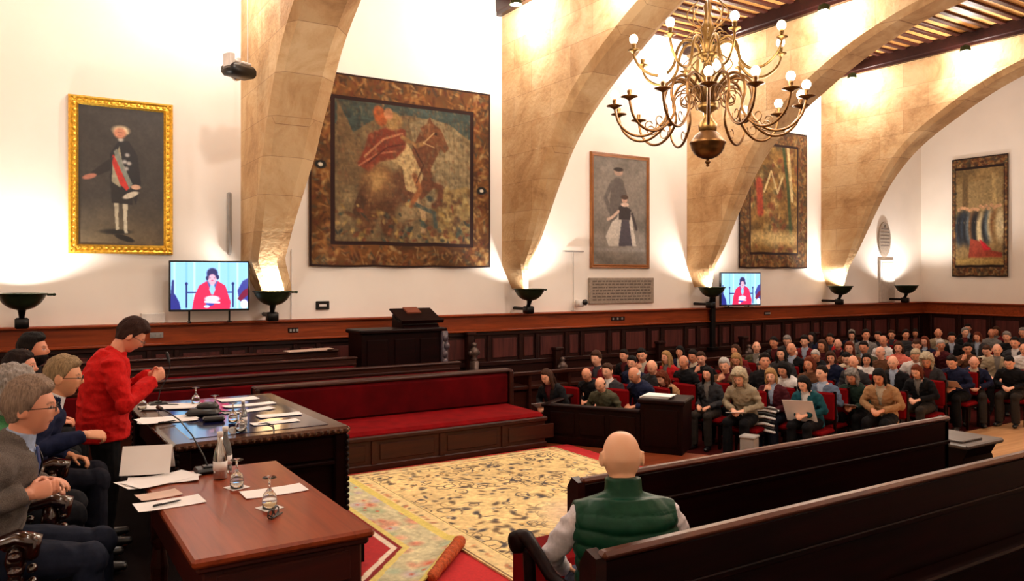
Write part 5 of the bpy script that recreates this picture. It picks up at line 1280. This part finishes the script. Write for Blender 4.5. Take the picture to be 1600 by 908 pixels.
# arms presets (elbow, wrist, hand direction, palm normal, thumb side, curl)
def lap(q, x=.10, y=.30, z=.68, ex=.25, ez=.74, ey=.06, curl=.5): return (V((q * ex, ey, ez)), V((q * x, y, z)), V((-q * .45, .85, -.15)), V((-q * .3, 0, -1)), V((-q, .2, .3)), curl)
def chair_front(label, loc, rz, group='carved armchairs behind the tables'):
    t = thing('carved_armchair', label, 'chair', loc, rz, group)
    b = MB(); b.box(-.27, .27, -.24, .27, .36, .42, bev=.012); b.build('seat_frame', M['wood_black'], t)
    b = MB(); b.box(-.25, .25, -.22, .26, .415, .475, bev=.03); b.build('cushion', M['velvet'], t)
    b = MB()
    for s in (-1, 1): 
        b.lathe([(.025, 0), (.035, .05), (.022, .1), (.035, .16), (.028, .24), (.04, .30), (.03, .36)], (s * .25, .25, 0), 10); b.lathe([(.025, 0), (.035, .05), (.022, .1), (.035, .16), (.028, .24), (.04, .30), (.03, .36)], (s * .25, -.24, 0), 10)
    me = None
    legs = b
    for s in (-1, 1):
        for y in (.25, -.24):
            l = MB(); l.lathe([(.025, 0), (.035, .05), (.022, .1), (.035, .16), (.028, .24), (.04, .30), (.03, .37)], (s * .24, y - .02 if y > 0 else y + .01, 0), 10); l.build('leg', M['wood_black'], t, True)
    for s in (-1, 1):
        a = MB(); a.tube([(s * .27, -.24, .72), (s * .28, -.05, .75), (s * .28, .12, .73), (s * .28, .24, .76), (s * .28, .30, .74), (s * .28, .29, .69)], [(.03, .026), (.034, .024), (.036, .024), (.045, .034), (.042, .04), (.03, .03)], 10)
        a.lathe([(.03, 0), (.046, .04), (.024, .08), (.05, .13), (.028, .19), (.044, .25), (.028, .33)], (s * .275, .23, .41), 12)
        for k in range(9): a.ell((s * .295, -.20 + k * .05, .735), (.022, .020, .026), 8, 6)
        for k in range(5): a.ell((s * .31, .235, .45 + k * .06), (.026, .03, .022), 8, 6); a.ell((s * .27, .29 , .46 + k * .055), (.03, .022, .02), 8, 6)
        a.build('armrest', M['carved'], t, True)
    a = MB()
    for s in (-1, 1):
        a.lathe([(.024, 0), (.034, .06), (.02, .12), (.034, .2), (.022, .28), (.036, .36), (.024, .42), (.03, .5), (.012, .53), (.028, .56), (.001, .6)], (s * .25, -.25, .40), 12)
    a.box(-.25, .25, -.27, -.23, .86, .92, bev=.012)
    for k in range(9): a.ell((-.2 + k * .05, -.25, .94 + .025 * math.cos((k - 4) * .5)), (.028, .02, .03), 8, 6)
    a.box(-.25, .25, -.265, -.235, .46, .5, bev=.01); a.build('back_frame', M['carved'], t, True)
    a = MB(); a.box(-.22, .22, -.262, -.215, .5, .87, bev=.02); a.build('back_cushion', M['velvet'], t)
    return t
def assemble(fig, label, loc, rz, sc, skin, hair, hstyle, parts, group=None, fat=1.0, voxel=.0062, glasses=False, seed=0, bulk=1.0):
    t = thing('person', label, 'person', loc, rz, group); t.scale = (sc, sc, sc)
    ob('body', fig.body(voxel, True, fat), t, skin)
    if hstyle: ob('hair', hair_mesh(hstyle, True, seed, bulk), t, hair, fig.H)
    for nm, me, col in parts:
        me.name = nm; ob(nm, me, t, col)
    for me in fig.shoes(): ob('shoe', me, t)
    if glasses: spectacles(fig, t)
    return t
def root_for(fig, target, rz, sc):
    h = Matrix.Rotation(rz, 3, 'Z') @ (fig.hc * sc); return V((target.x - h.x, target.y - h.y, 0))
VX = .0065
# --- standing speaker in red
f = Fig(stand=True, lean=-.07, hunch=.46, pitch=.62, yaw=-.05, wide=1.0,
        arms={1: (V((.29, .12, 1.04)), V((.08, .32, 1.18)), V((-.35, .8, .35)), V((-.8, -.3, .1)), V((0, -.3, 1)), 1.0), -1: (V((-.27, .14, 1.02)), V((-.03, .33, 1.21)), V((.6, .75, .25)), V((.7, -.3, -.1)), V((0, -.3, 1)), 1.0)})
tg = dep(203, 526, 5.6); rz = R(-2); sc = (tg.z - ZD) / f.hc.z; print('woman scale', sc, tg.z)
r0 = root_for(f, tg, rz, sc); r0.z = ZD
SPK = assemble(f, 'standing person in a bright red jacket with short dark hair, looking down', r0, rz, sc, (226, 160, 130), (58, 34, 28), 'short',
    [('jacket', f.top(VX, .026, hem=-.13, collar=1, loose=.018, wr=.006, seed=3, mat='cloth'), (206, 24, 22)), ('trousers', f.pants(VX), (14, 13, 16))], seed=2, bulk=2.0, fat=1.05, glasses=True)
b = MB(); b.box(-.02, .02, 0, .01, -.03, .03, bev=.004)
# --- seated panel
FP = []
def seated(label, head, rz, figkw, skin, hair, hstyle, top, pants, topmat='cloth', seed=0, bulk=1.0, glasses=False, extra=None, vneck=0, wr=.005, infl=.014, chair=None, zf=ZD, smin=.9, smax=1.06, rot_chair=None, collar=1.6):
    f = Fig(**figkw); sc = min(smax, max(smin, (head.z - zf) / f.hc.z)); r = root_for(f, head, rz, sc); r.z = zf
    parts = []
    if vneck: parts.append(('shirt', f.top(VX, -.002, sleeves=False, under=True, hem=.0, collar=2.5, wr=.001), extra or (226, 226, 232)))
    parts += [('jacket', f.top(VX, infl, hem=-.07, collar=collar, vneck=vneck, wr=wr, seed=seed, mat=topmat), top), ('trousers', f.pants(VX, seed=seed), pants)]
    t = assemble(f, label, r, rz, sc, skin, hair, hstyle, parts, seed=seed, bulk=bulk, glasses=glasses)
    if chair: 
        fw = V((-math.sin(rz), math.cos(rz), 0)); c = chair_front(chair, r - fw * .02, rz); c.scale = (1.08, 1.0, sc * .96)
    print(label, 'sc %.3f' % sc, r); FP.append((t, f)); return t, f, r, sc
seated('seated person in a grey tweed jacket and glasses, nearest at the left, hands clasped', dep(46, 628, 3.6), R(-14),
    dict(seat=.48, lean=.16, hunch=.22, pitch=.06, yaw=-.10, arms={1: (V((.29, -.02, .84)), V((.12, .20, .86)), V((-.55, .8, .1)), V((-.6, -.5, -.2)), V((0, 0, 1)), .95), -1: (V((-.27, .04, .84)), V((-.05, .22, .86)), V((.6, .7, .0)), V((.5, -.6, -.1)), V((0, 0, 1)), .95)}),
    (224, 158, 128), (150, 128, 112), 'short', (112, 104, 100), (26, 32, 50), 'tweed', seed=5, bulk=1.7, glasses=True, vneck=.16, extra=(170, 190, 224), chair='dark carved armchair of the person in the tweed jacket')
t, f, r, sc = FP[-1][0], FP[-1][1], None, None
b = MB(); zt = [f.sp(q) for q in (.47, .40, .30, .20)]
b.tube([p + V((0, dy, 0)) for p, dy in zip(zt, (.085, .118, .130, .126))], [(.014, .006), (.018, .006), (.026, .006), (.03, .006)], 8, ref=(1, 0, 0)); b.build('tie', plain('blue tie', (40, 60, 120), .5), t, True)
seated('seated person with curly grey hair and green sleeve, behind the tweed jacket', dep(16, 612, 4.25), R(-4),
    dict(seat=.47, lean=.12, hunch=.2, pitch=.08, yaw=-.2, arms={1: (V((.26, .06, .74)), V((.22, .30, .78)), V((.1, .95, -.2)), V((0, -.1, -1)), V((-1, .2, 0)), .35), -1: lap(-1)}),
    (226, 164, 134), (170, 162, 156), 'curly', (70, 130, 84), (24, 26, 34), 'knit', seed=9, chair='dark carved armchair second from the camera in the panel row')
seated('seated person in a navy suit with short sandy hair, holding a pen', dep(98, 590, 4.95), R(-2),
    dict(seat=.48, lean=.26, hunch=.3, pitch=.12, yaw=.1, arms={1: (V((.27, .10, .80)), V((.17, .37, .85)), V((-.1, .95, -.1)), V((-.6, 0, -.8)), V((-.6, .2, .6)), .6), -1: lap(-1)}),
    (228, 166, 128), (164, 138, 104), 'short', (22, 30, 62), (18, 20, 34), 'cloth', seed=12, bulk=1.3, glasses=True, vneck=.14, chair='dark carved armchair of the person in the navy suit')
seated('seated person with long dark hair between the curly grey head and the bearded man', dep(30, 574, 5.6), R(-4),
    dict(seat=.46, lean=.10, hunch=.15, pitch=.05, yaw=.1, arms={1: lap(1), -1: lap(-1)}), (228, 164, 134), (34, 20, 18), 'bob', (28, 22, 26), (20, 20, 24), seed=15, chair='dark carved armchair of the dark haired person in the panel row')
seated('seated bearded person with black hair at the far end of the panel row', dep(52, 548, 6.3), R(-8),
    dict(seat=.48, lean=.12, hunch=.15, pitch=-.05, yaw=.2, arms={1: lap(1), -1: lap(-1)}), (214, 142, 108), (22, 16, 16), 'short', (24, 24, 30), (20, 20, 24), seed=18, bulk=1.6, chair='dark carved armchair farthest along the panel row')
# beard for the last one
t, f = FP[-1]; b = MB()
def fb(d):
    c = sstep(-.2, -.34, d.z) * sstep(-.15, .1, d.y); p = head_pt(d); return (p + d * .007) * c + p * .86 * (1 - c)
vs, fs = sph(48, 34, fb); b.add(vs, fs); o = b.build('beard', M['hair'], t, True); o.color = (*lin((26, 18, 18)), 1); o.matrix_local = f.H
# --- bald man in the pew
ph = Fig(headx=1.1, seat=.46, lean=.03, hunch=.10, pitch=.06, yaw=0, wide=1.14, arms={1: (V((.29, .10, .80)), V((.16, .34, .66)), V((-.3, .9, -.1)), V((0, 0, -1)), V((-1, 0, 0)), .4), -1: (V((-.30, .07, .80)), V((-.22, .32, .64)), V((.2, .9, -.1)), V((0, 0, -1)), V((1, 0, 0)), .4)})
tg = dep(971, 716, 3.42); sc = (tg.z - ZT) / ph.hc.z; rz = R(62); r = root_for(ph, tg, rz, sc); r.z = ZT; print('bald sc', sc, r)
sh_ = ph.top(VX, .002, collar=0, wr=.006, seed=21, mat='cloth')
bm = bmesh.new(); bm.from_mesh(sh_); zc = ph.sp(.30).z
bmesh.ops.delete(bm, geom=[q for q in bm.faces if abs(q.calc_center_median().x) < .155 and q.calc_center_median().z > zc], context='FACES'); bm.to_mesh(sh_); bm.free()
assemble(ph, 'bald person seen from behind in a padded green vest, seated in the nearest pew', r, rz, sc, (240, 188, 150), None, None,
    [('shirt', sh_, (236, 230, 236)), ('vest', ph.top(VX, .028, sleeves=False, hem=-.10, collar=3, quilt=1, wr=.002, seed=22, mat='puffer'), (18, 66, 46)), ('trousers', ph.pants(VX, seed=3), (70, 76, 100))], seed=22)
# ------------------------------------------------------------------ audience
AV = .0125
POSE = [
 Fig(lean=.10, hunch=.18, pitch=.16, arms={1: lap(1), -1: lap(-1)}),
 Fig(lean=.24, hunch=.34, pitch=.42, arms={1: lap(1, .07, .34, .70, .26, .76, .14), -1: lap(-1, .07, .36, .70, .26, .76, .14)}),
 Fig(lean=.05, hunch=.12, pitch=.02, yaw=.25, arms={1: (V((.27, .06, .80)), V((.02, .20, .84)), V((-1, .2, .1)), V((0, -1, 0)), V((0, 0, 1)), .4), -1: (V((-.27, .06, .78)), V((-.02, .24, .80)), V((1, .15, 0)), V((0, -1, 0)), V((0, 0, 1)), .4)}),
 Fig(lean=.14, hunch=.20, pitch=.22, yaw=-.15, roll=.12, arms={1: (V((.24, .20, .74)), V((.09, .20, .95)), V((-.35, .0, .9)), V((-.4, -.6, .1)), V((-1, 0, 0)), .9), -1: lap(-1)}),
 Fig(lean=.02, hunch=.10, pitch=-.04, yaw=-.3, arms={1: lap(1, .16, .26, .68), -1: lap(-1, .05, .30, .69)}, knees={1: ((.06, .44, .60), (-.10, .52, .30), (-.14, .66, .26)), -1: ((-.12, .43, .54), (-.13, .40, .10), (-.15, .56, .035))}),
]
PM = []
for i, f in enumerate(POSE):
    PM.append(dict(shirt=f.top(AV, -.002, sleeves=False, under=True, hem=.0, collar=2, wr=.001), jacketv=f.top(AV, .011, hem=-.08, collar=0, wr=.008, vneck=.24, seed=i * 9 + 3), body=f.body(AV, False, 1.25), jacket=f.top(AV, .009, hem=-.08, collar=1, wr=.008, seed=i * 7), trousers=f.pants(AV, seed=i), shoes=f.shoes()))
HM = {k: [hair_mesh(k, False, q * 5 + 4, bk) for q, bk in enumerate((1.0, 1.35, .8))] for k in ('short', 'bald', 'bob', 'long', 'curly')}
def audience_chair():
    t = thing('audience_chair', 'red chair', 'chair', (0, 0, 0), 0, 'red chairs of the audience')
    b = MB(); b.box(-.23, .23, -.20, .24, .37, .435, bev=.025); b.build('seat', M['velvet'], t)
    b = MB(); b.box(-.22, .22, -.255, -.20, .52, .90, bev=.025); b.build('backrest', M['velvet'], t)
    b = MB(); b.box(-.23, .23, -.21, .23, .34, .375, bev=.008)
    for s in (-1, 1):
        b.box(s * .21 - .018, s * .21 + .018, .18, .215, 0, .35); b.box(s * .21 - .018, s * .21 + .018, -.255, -.22, 0, .92, bev=.006)
    b.build('frame', M['wood_black'], t); return t
CH0 = audience_chair(); used_ch = False
W = {'black': (18, 18, 22), 'dark grey': (52, 52, 56), 'navy': (24, 30, 58), 'olive': (74, 72, 54), 'grey': (124, 122, 120), 'tan': (168, 128, 90), 'brown': (96, 62, 42), 'dark red': (110, 22, 26), 'red': (186, 30, 34), 'cream': (224, 210, 184), 'white': (232, 228, 226), 'blue grey': (92, 108, 132), 'blue': (36, 52, 150), 'pink': (226, 120, 104), 'teal': (20, 74, 84), 'beige': (156, 142, 118), 'dark green': (32, 50, 42), 'maroon': (72, 22, 30)}
HC = {'grey': (150, 146, 142), 'white': (216, 210, 204), 'dark': (28, 20, 18), 'brown': (74, 46, 32), 'blond': (182, 142, 92), 'auburn': (110, 48, 24), 'black': (14, 12, 14), 'pale': (206, 190, 160)}
# x, y of the head in the photograph, hair style, hair colour, top colour, pose
AU = [
 (853, 589, 'long', 'brown', 'black', 1), (936, 563, 'short', 'brown', 'dark red', 0), (924, 583, 'bald', 'grey', 'black', 1), (951, 580, 'short', 'brown', 'dark grey', 0), (938, 601, 'bald', 'brown', 'olive', 1),
 (975, 556, 'short', 'dark', 'black', 0), (985, 568, 'short', 'black', 'navy', 0), (992, 583, 'bald', 'white', 'navy', 1), (1008, 556, 'short', 'black', 'dark red', 3), (1016, 573, 'bald', 'pale', 'dark grey', 1),
 (1036, 561, 'long', 'blond', 'red', 0), (1030, 593, 'curly', 'auburn', 'tan', 1), (1068, 566, 'bald', 'grey', 'black', 0), (1085, 560, 'short', 'dark', 'maroon', 0), (1102, 560, 'short', 'brown', 'black', 3),
 (1110, 583, 'long', 'black', 'dark grey', 0), (1127, 574, 'short', 'white', 'brown', 3), (1149, 548, 'bob', 'brown', 'dark red', 0), (1152, 564, 'bob', 'blond', 'maroon', 1), (1157, 590, 'curly', 'pale', 'beige', 1),
 (1182, 543, 'bald', 'brown', 'olive', 4), (1174, 572, 'curly', 'grey', 'pink', 1), (1200, 563, 'short', 'dark', 'black', 4), (1209, 536, 'short', 'black', 'black', 0), (1230, 533, 'short', 'grey', 'dark grey', 1),
 (1240, 554, 'bald', 'white', 'grey', 1), (1251, 545, 'bald', 'grey', 'black', 0), (1233, 575, 'bob', 'black', 'white', 1), (1208, 590, 'bob', 'blond', 'maroon', 3), (1254, 571, 'bob', 'auburn', 'brown', 0),
 (1250, 598, 'bob', 'black', 'teal', 1), (1257, 534, 'short', 'dark', 'dark red', 0), (1275, 559, 'short', 'white', 'black', 1), (1278, 582, 'short', 'dark', 'blue grey', 2), (1285, 541, 'long', 'brown', 'maroon', 0),
 (1297, 530, 'short', 'dark', 'red', 0), (1309, 538, 'bald', 'white', 'black', 0), (1296, 557, 'bob', 'brown', 'navy', 3), (1316, 560, 'short', 'black', 'cream', 1), (1334, 566, 'bald', 'white', 'dark grey', 0),
 (1328, 543, 'long', 'auburn', 'brown', 0), (1331, 525, 'long', 'dark', 'black', 0), (1331, 590, 'curly', 'grey', 'dark green', 1), (1353, 524, 'short', 'dark', 'grey', 4), (1352, 562, 'bob', 'black', 'white', 0),
 (1372, 526, 'short', 'dark', 'dark grey', 0), (1380, 533, 'bald', 'brown', 'white', 0), (1382, 550, 'bald', 'grey', 'brown', 2), (1396, 524, 'short', 'brown', 'dark red', 0), (1412, 523, 'short', 'dark', 'dark grey', 4),
 (1394, 567, 'bald', 'dark', 'black', 0), (1372, 589, 'bob', 'black', 'tan', 1), (1419, 555, 'short', 'pale', 'white', 1), (1432, 581, 'bob', 'auburn', 'black', 1), (1405, 546, 'bob', 'brown', 'pink', 0),
 (1445, 534, 'long', 'auburn', 'navy', 0), (1466, 521, 'bald', 'white', 'beige', 0), (1470, 540, 'short', 'white', 'maroon', 3), (1463, 562, 'curly', 'pale', 'dark grey', 1), (1483, 566, 'short', 'dark', 'navy', 1),
 (1512, 569, 'bald', 'brown', 'navy', 1), (1508, 520, 'short', 'grey', 'black', 4), (1512, 545, 'short', 'black', 'brown', 3), (1526, 527, 'bob', 'auburn', 'dark grey', 0), (1549, 521, 'bald', 'brown', 'grey', 0),
 (1543, 549, 'short', 'brown', 'cream', 1), (1558, 547, 'bald', 'grey', 'beige', 0), (1573, 527, 'short', 'grey', 'black', 0), (1587, 537, 'short', 'black', 'dark grey', 0), (1577, 567, 'short', 'black', 'black', 1),
 (1563, 517, 'bob', 'brown', 'dark red', 0), (1597, 545, 'bald', 'pale', 'white', 0), (1598, 520, 'short', 'grey', 'dark grey', 0), (1488, 528, 'short', 'dark', 'black', 0), (1432, 540, 'short', 'brown', 'dark grey', 1),
 (1345, 545, 'short', 'dark', 'olive', 0), (1268, 527, 'long', 'dark', 'navy', 0), (1430, 521, 'bob', 'dark', 'maroon', 0), (1535, 512, 'short', 'dark', 'black', 0), (1316, 522, 'short', 'grey', 'navy', 0), (1223, 552, 'long', 'dark', 'dark grey', 0), (1063, 551, 'bob', 'black', 'navy', 0),
]
HS = {'short': 'short %s hair', 'bald': None, 'bob': '%s bobbed hair', 'long': 'long %s hair', 'curly': 'curly %s hair'}
ARTS = {'white': 'white', 'blond': 'blond', 'auburn': 'auburn', 'grey': 'grey', 'dark': 'dark brown', 'brown': 'brown', 'black': 'black', 'pale': 'pale blond'}
placed = []; seen = {}
ra = random.Random(11)
for k, (x, y, hs, hc, cc, ps) in enumerate(AU):
    f = POSE[ps]; sc = .95 + ra.uniform(-.03, .05); hz = f.hc.z * sc
    if (x, y) in ((938, 601), (1030, 593), (1110, 583), (924, 583)): sc = .89; hz = f.hc.z * sc
    rz = math.pi + .30 + ra.uniform(-.22, .25) + (.25 if ps == 4 else 0)
    p = at(x, y, hz); r = root_for(f, p, rz, sc)
    r.x = max(r.x, -11.75); r.y = min(r.y, 20.6)
    placed.append([r, rz, sc, k])
# keep neighbours from sharing a seat
for it in range(40):
    for i in range(len(placed)):
        for j in range(i):
            a, b_ = placed[i][0], placed[j][0]; d = a - b_; d.z = 0
            if d.length < .56:
                u = d.normalized() if d.length > 1e-4 else V((1, 0, 0)); m = (.56 - d.length) / 2
                # along the line of sight first, so that heads stay put
                va = a.normalized(); m2 = m * 1.0
                s_ = 1 if a.length > b_.length else -1
                placed[i][0] = a + va * s_ * m2 * .7 + u * m2 * .4; placed[j][0] = b_ - va * s_ * m2 * .7 - u * m2 * .4
for q in placed:
    q[0].x = max(q[0].x, -11.6)
    # keep off the stage edge
    if q[0].x < -8.4: q[0].y = max(q[0].y, 6.45)
    nv = V((-dv.y, dv.x, 0)); dist = (V((q[0].x, q[0].y, 0)) - V((A.x, A.y, 0))).dot(nv)
    if q[0].x < -6.3 and dist < .78: 
        u = V((q[0].x, q[0].y, 0)).normalized(); q[0] += u * ((.78 - dist) / max(.2, u.dot(nv)))
def hdesc(hs, hc): return ('bald head' if hs == 'bald' else HS[hs] % ARTS[hc])
desc = {}
for r, rz, sc, k in placed:
    x, y, hs, hc, cc, ps = AU[k]; desc[k] = 'seated person with %s and %s top' % (hdesc(hs, hc), cc)
cnt = {}
for v in desc.values(): cnt[v] = cnt.get(v, 0) + 1
SKN = [(232, 170, 138), (222, 156, 122), (238, 182, 152), (212, 146, 112), (228, 170, 144)]
for r, rz, sc, k in placed:
    x, y, hs, hc, cc, ps = AU[k]; lab = desc[k]
    if True:
        # nearest neighbour in the picture
        near = min((q for q in placed if q[3] != k and q[0].length < r.length + .4), key=lambda q: (abs(AU[q[3]][0] - x) + 1.2 * abs(AU[q[3]][1] - y)), default=None)
        if cnt[lab] > 1 and near is not None:
            n = AU[near[3]]; rel = 'behind' if near[0].length < r.length - .35 else ('right of' if n[0] < x else 'left of')
            lab = lab.replace('seated ', '') + ', %s %s head' % (rel, ('bald' if n[2] == 'bald' else ARTS[n[3]] + ' haired')) + ' in ' + n[4]
    if lab in seen:
        lab = lab.replace(' and ', ', ') + ['', ', farther right', ', farthest right', ', rightmost'][min(3, seen[lab])]
    seen[lab] = seen.get(lab, 0) + 1
    if len(lab.split()) > 16: lab = lab.replace('person with', 'person,').replace(' bobbed', '').replace(' head in', ' in')
    if len(lab.split()) > 16: lab = lab.replace('person, ', '')
    t = thing('person', lab, 'person', r, rz, 'seated audience'); t.scale = (sc * (.92 if hs in ('long', 'bob', 'curly') else 1.0), sc, sc)
    pm = PM[ps]; ob('body', pm['body'], t, ra.choice(SKN)); ob('hair', HM[hs][k % 3], t, HC[hc], POSE[ps].H)
    if (k * 7) % 5 < 3 and cc not in ('white', 'cream'):
        ob('jacket', pm['jacketv'], t, W[cc]); ob('shirt', pm['shirt'], t, ra.choice([(226, 222, 220), (170, 186, 210), (120, 116, 112), (90, 30, 34), (200, 190, 170), (60, 62, 70)]))
    else: ob('jacket', pm['jacket'], t, W[cc])
    ob('trousers', pm['trousers'], t, ra.choice([(14, 14, 18), (20, 24, 38), (26, 25, 27), (12, 10, 12), (48, 42, 38)]))
    for me in pm['shoes']: ob('shoe', me, t)
    fw = V((-math.sin(rz), math.cos(rz), 0)); cp = r - fw * .0; cp.z = 0
    cl = 'red upholstered chair under the ' + lab.replace('seated ', '').replace('person with ', '').replace(' and ', ', ')
    cl = ' '.join(cl.split()[:16])
    if not used_ch: c = CH0; used_ch = True; c.location = cp; c.rotation_euler.z = rz; c['label'] = cl
    else: c = dup(CH0, cp, rz, cl)
    AU[k] = AU[k] + (t,)
# things held by the audience
def held(name, cat, lab, idx, w, h, lo, rot, mat='paper', th=.004):
    t = AU[idx][6]; b = MB(); b.box(-w / 2, w / 2, -h / 2, h / 2, 0, th, bev=.001)
    o = b.build(name, M[mat]); m = Matrix.Translation(t.location) @ Matrix.Rotation(t.rotation_euler.z, 4, 'Z') @ Matrix.Translation(lo) @ Matrix.Rotation(rot[0], 4, 'X') @ Matrix.Rotation(rot[1], 4, 'Y'); o.matrix_world = m
    return tag(o, lab, cat)
ix = {(a[0], a[1]): i for i, a in enumerate(AU)}
held('newspaper', 'paper', 'large white paper on the lap of the person in the teal coat', ix[(1250, 598)], .40, .34, (.02, .34, .70), (1.05, .1))
held('manuscript', 'paper', 'pinkish paper held by the dark haired person in navy', ix[(1483, 566)], .36, .26, (0, .42, .74), (.55, 0), 'paper_pink')
held('booklet', 'paper', 'white booklet on the lap of the person with curly pale hair in beige', ix[(1157, 590)], .24, .16, (.0, .40, .67), (.2, .1))
held('booklet', 'paper', 'white booklet held by the person with blond bob in maroon', ix[(1208, 590)], .22, .14, (-.05, .40, .68), (.3, 0))
held('booklet', 'paper', 'white booklet held by the bald person in olive', ix[(853, 589)], .24, .17, (0, .38, .70), (.5, .2)); D.objects['booklet.003']['label'] = 'white booklet held by the long haired person in black at the front'
held('booklet', 'paper', 'white booklet on the knees of the curly grey haired person in dark green', ix[(1331, 590)], .22, .15, (0, .40, .68), (.3, 0))
held('booklet', 'paper', 'white booklet held by the dark haired person in black top near the post', ix[(1200, 563)], .22, .15, (0, .36, .70), (.4, 0)); 
# striped shawl over the knees
t = AU[ix[(1208, 590)]][6]; b = MB()
ci = 0
for j in range(14):
    y0 = .18 + .032 * j if j < 8 else .43; z0 = .62 if j < 8 else .62 - .045 * (j - 7)
    y1 = .18 + .032 * (j + 1) if j < 8 else .44; z1 = .62 if j < 8 else .62 - .045 * (j - 6)
    w_ = .13 + .01 * math.sin(j); b.tube([(-w_, y0 + .015, z0), (0, y0 + .02, z0 + .02), (w_, y0 + .015, z0)], [.020, .022, .020], 8, mi=j % 2)
o = b.build('striped_shawl', [M['black'], M['paper']], smooth=True); o.matrix_world = Matrix.Translation(t.location + V((0, 0, .02))) @ Matrix.Rotation(t.rotation_euler.z, 4, 'Z'); tag(o, 'black and white striped shawl over the knees of the blond person', 'shawl')
EXPO = 0.0
# ------------------------------------------------------------------ light
def lamp(kind, name, loc, e, col=(1, .86, .68), size=.05, **kw):
    l = D.lights.new(name, kind); l.energy = e; l.color = col
    if kind in ('POINT', 'SPOT'): l.shadow_soft_size = size
    for k, v in kw.items(): setattr(l, k, v)
    o = D.objects.new(name, l); C.objects.link(o); o.location = loc; return o
WARM = (1, .86, .70); NEUT = (1, .92, .84)
for m in ('bulb', 'screen'): M[m].cycles.emission_sampling = 'NONE'
for x, y, z in SPOT: lamp('POINT', 'spot_lamp', (x, y, z - .06), 165, NEUT, .07)
for y in (-1.78, 2.94, 7.66, 12.4, 17.0):
    for x in (-3.2, -.6): lamp('POINT', 'spot_lamp', (x, y - .42, 7.0), 90, NEUT, .07)
for x in (-11.35, -8.75): lamp('POINT', 'spot_lamp', (x, -1.78 - .42, 7.0), 90, NEUT, .07)
for y in (-1.78, 2.94, 7.66, 12.4, 17.0):
    for x in (-10.5, -5.85): lamp('POINT', 'spot_lamp', (x, y + TH + .4, 7.25), 70, NEUT, .07)
for y in SCY:
    o = lamp('SPOT', 'sconce_lamp', (-11.98, y, 2.2), 200, NEUT, .08); o.data.spot_size = R(150); o.data.spot_blend = .5; o.rotation_euler = (math.pi, 0, 0)
for y in (-2.5, 8.0, 13, 17.6):
    o = lamp('SPOT', 'sconce_lamp', (.55, y, 2.4), 190, NEUT, .08); o.data.spot_size = R(150); o.data.spot_blend = .5; o.rotation_euler = (math.pi, 0, 0)
for i in range(5):
    a = i * 2 * math.pi / 5; lamp('POINT', 'chandelier_lamp', (CH.x + .9 * math.cos(a), CH.y + .9 * math.sin(a), 4.42), 55, WARM, .3)
lamp('POINT', 'chandelier_lamp', (CH.x, CH.y, 5.15), 60, WARM, .5)
w = D.worlds.new('world'); bpy.context.scene.world = w; w.use_nodes = True
w.node_tree.nodes['Background'].inputs[0].default_value = (.02, .017, .015, 1)
sc = bpy.context.scene
sc.view_settings.view_transform = 'Standard'; sc.view_settings.look = 'None'; sc.view_settings.gamma = 1; sc.view_settings.use_curve_mapping = False
sc.view_settings.exposure = EXPO
cy = sc.cycles
cy.max_bounces = 7; cy.diffuse_bounces = 4; cy.glossy_bounces = 3; cy.transmission_bounces = 6; cy.sample_clamp_indirect = 4; cy.caustics_reflective = False; cy.caustics_refractive = False
cy.use_denoising = True; cy.use_light_tree = True
cy.use_adaptive_sampling = True; cy.adaptive_threshold = 0.02
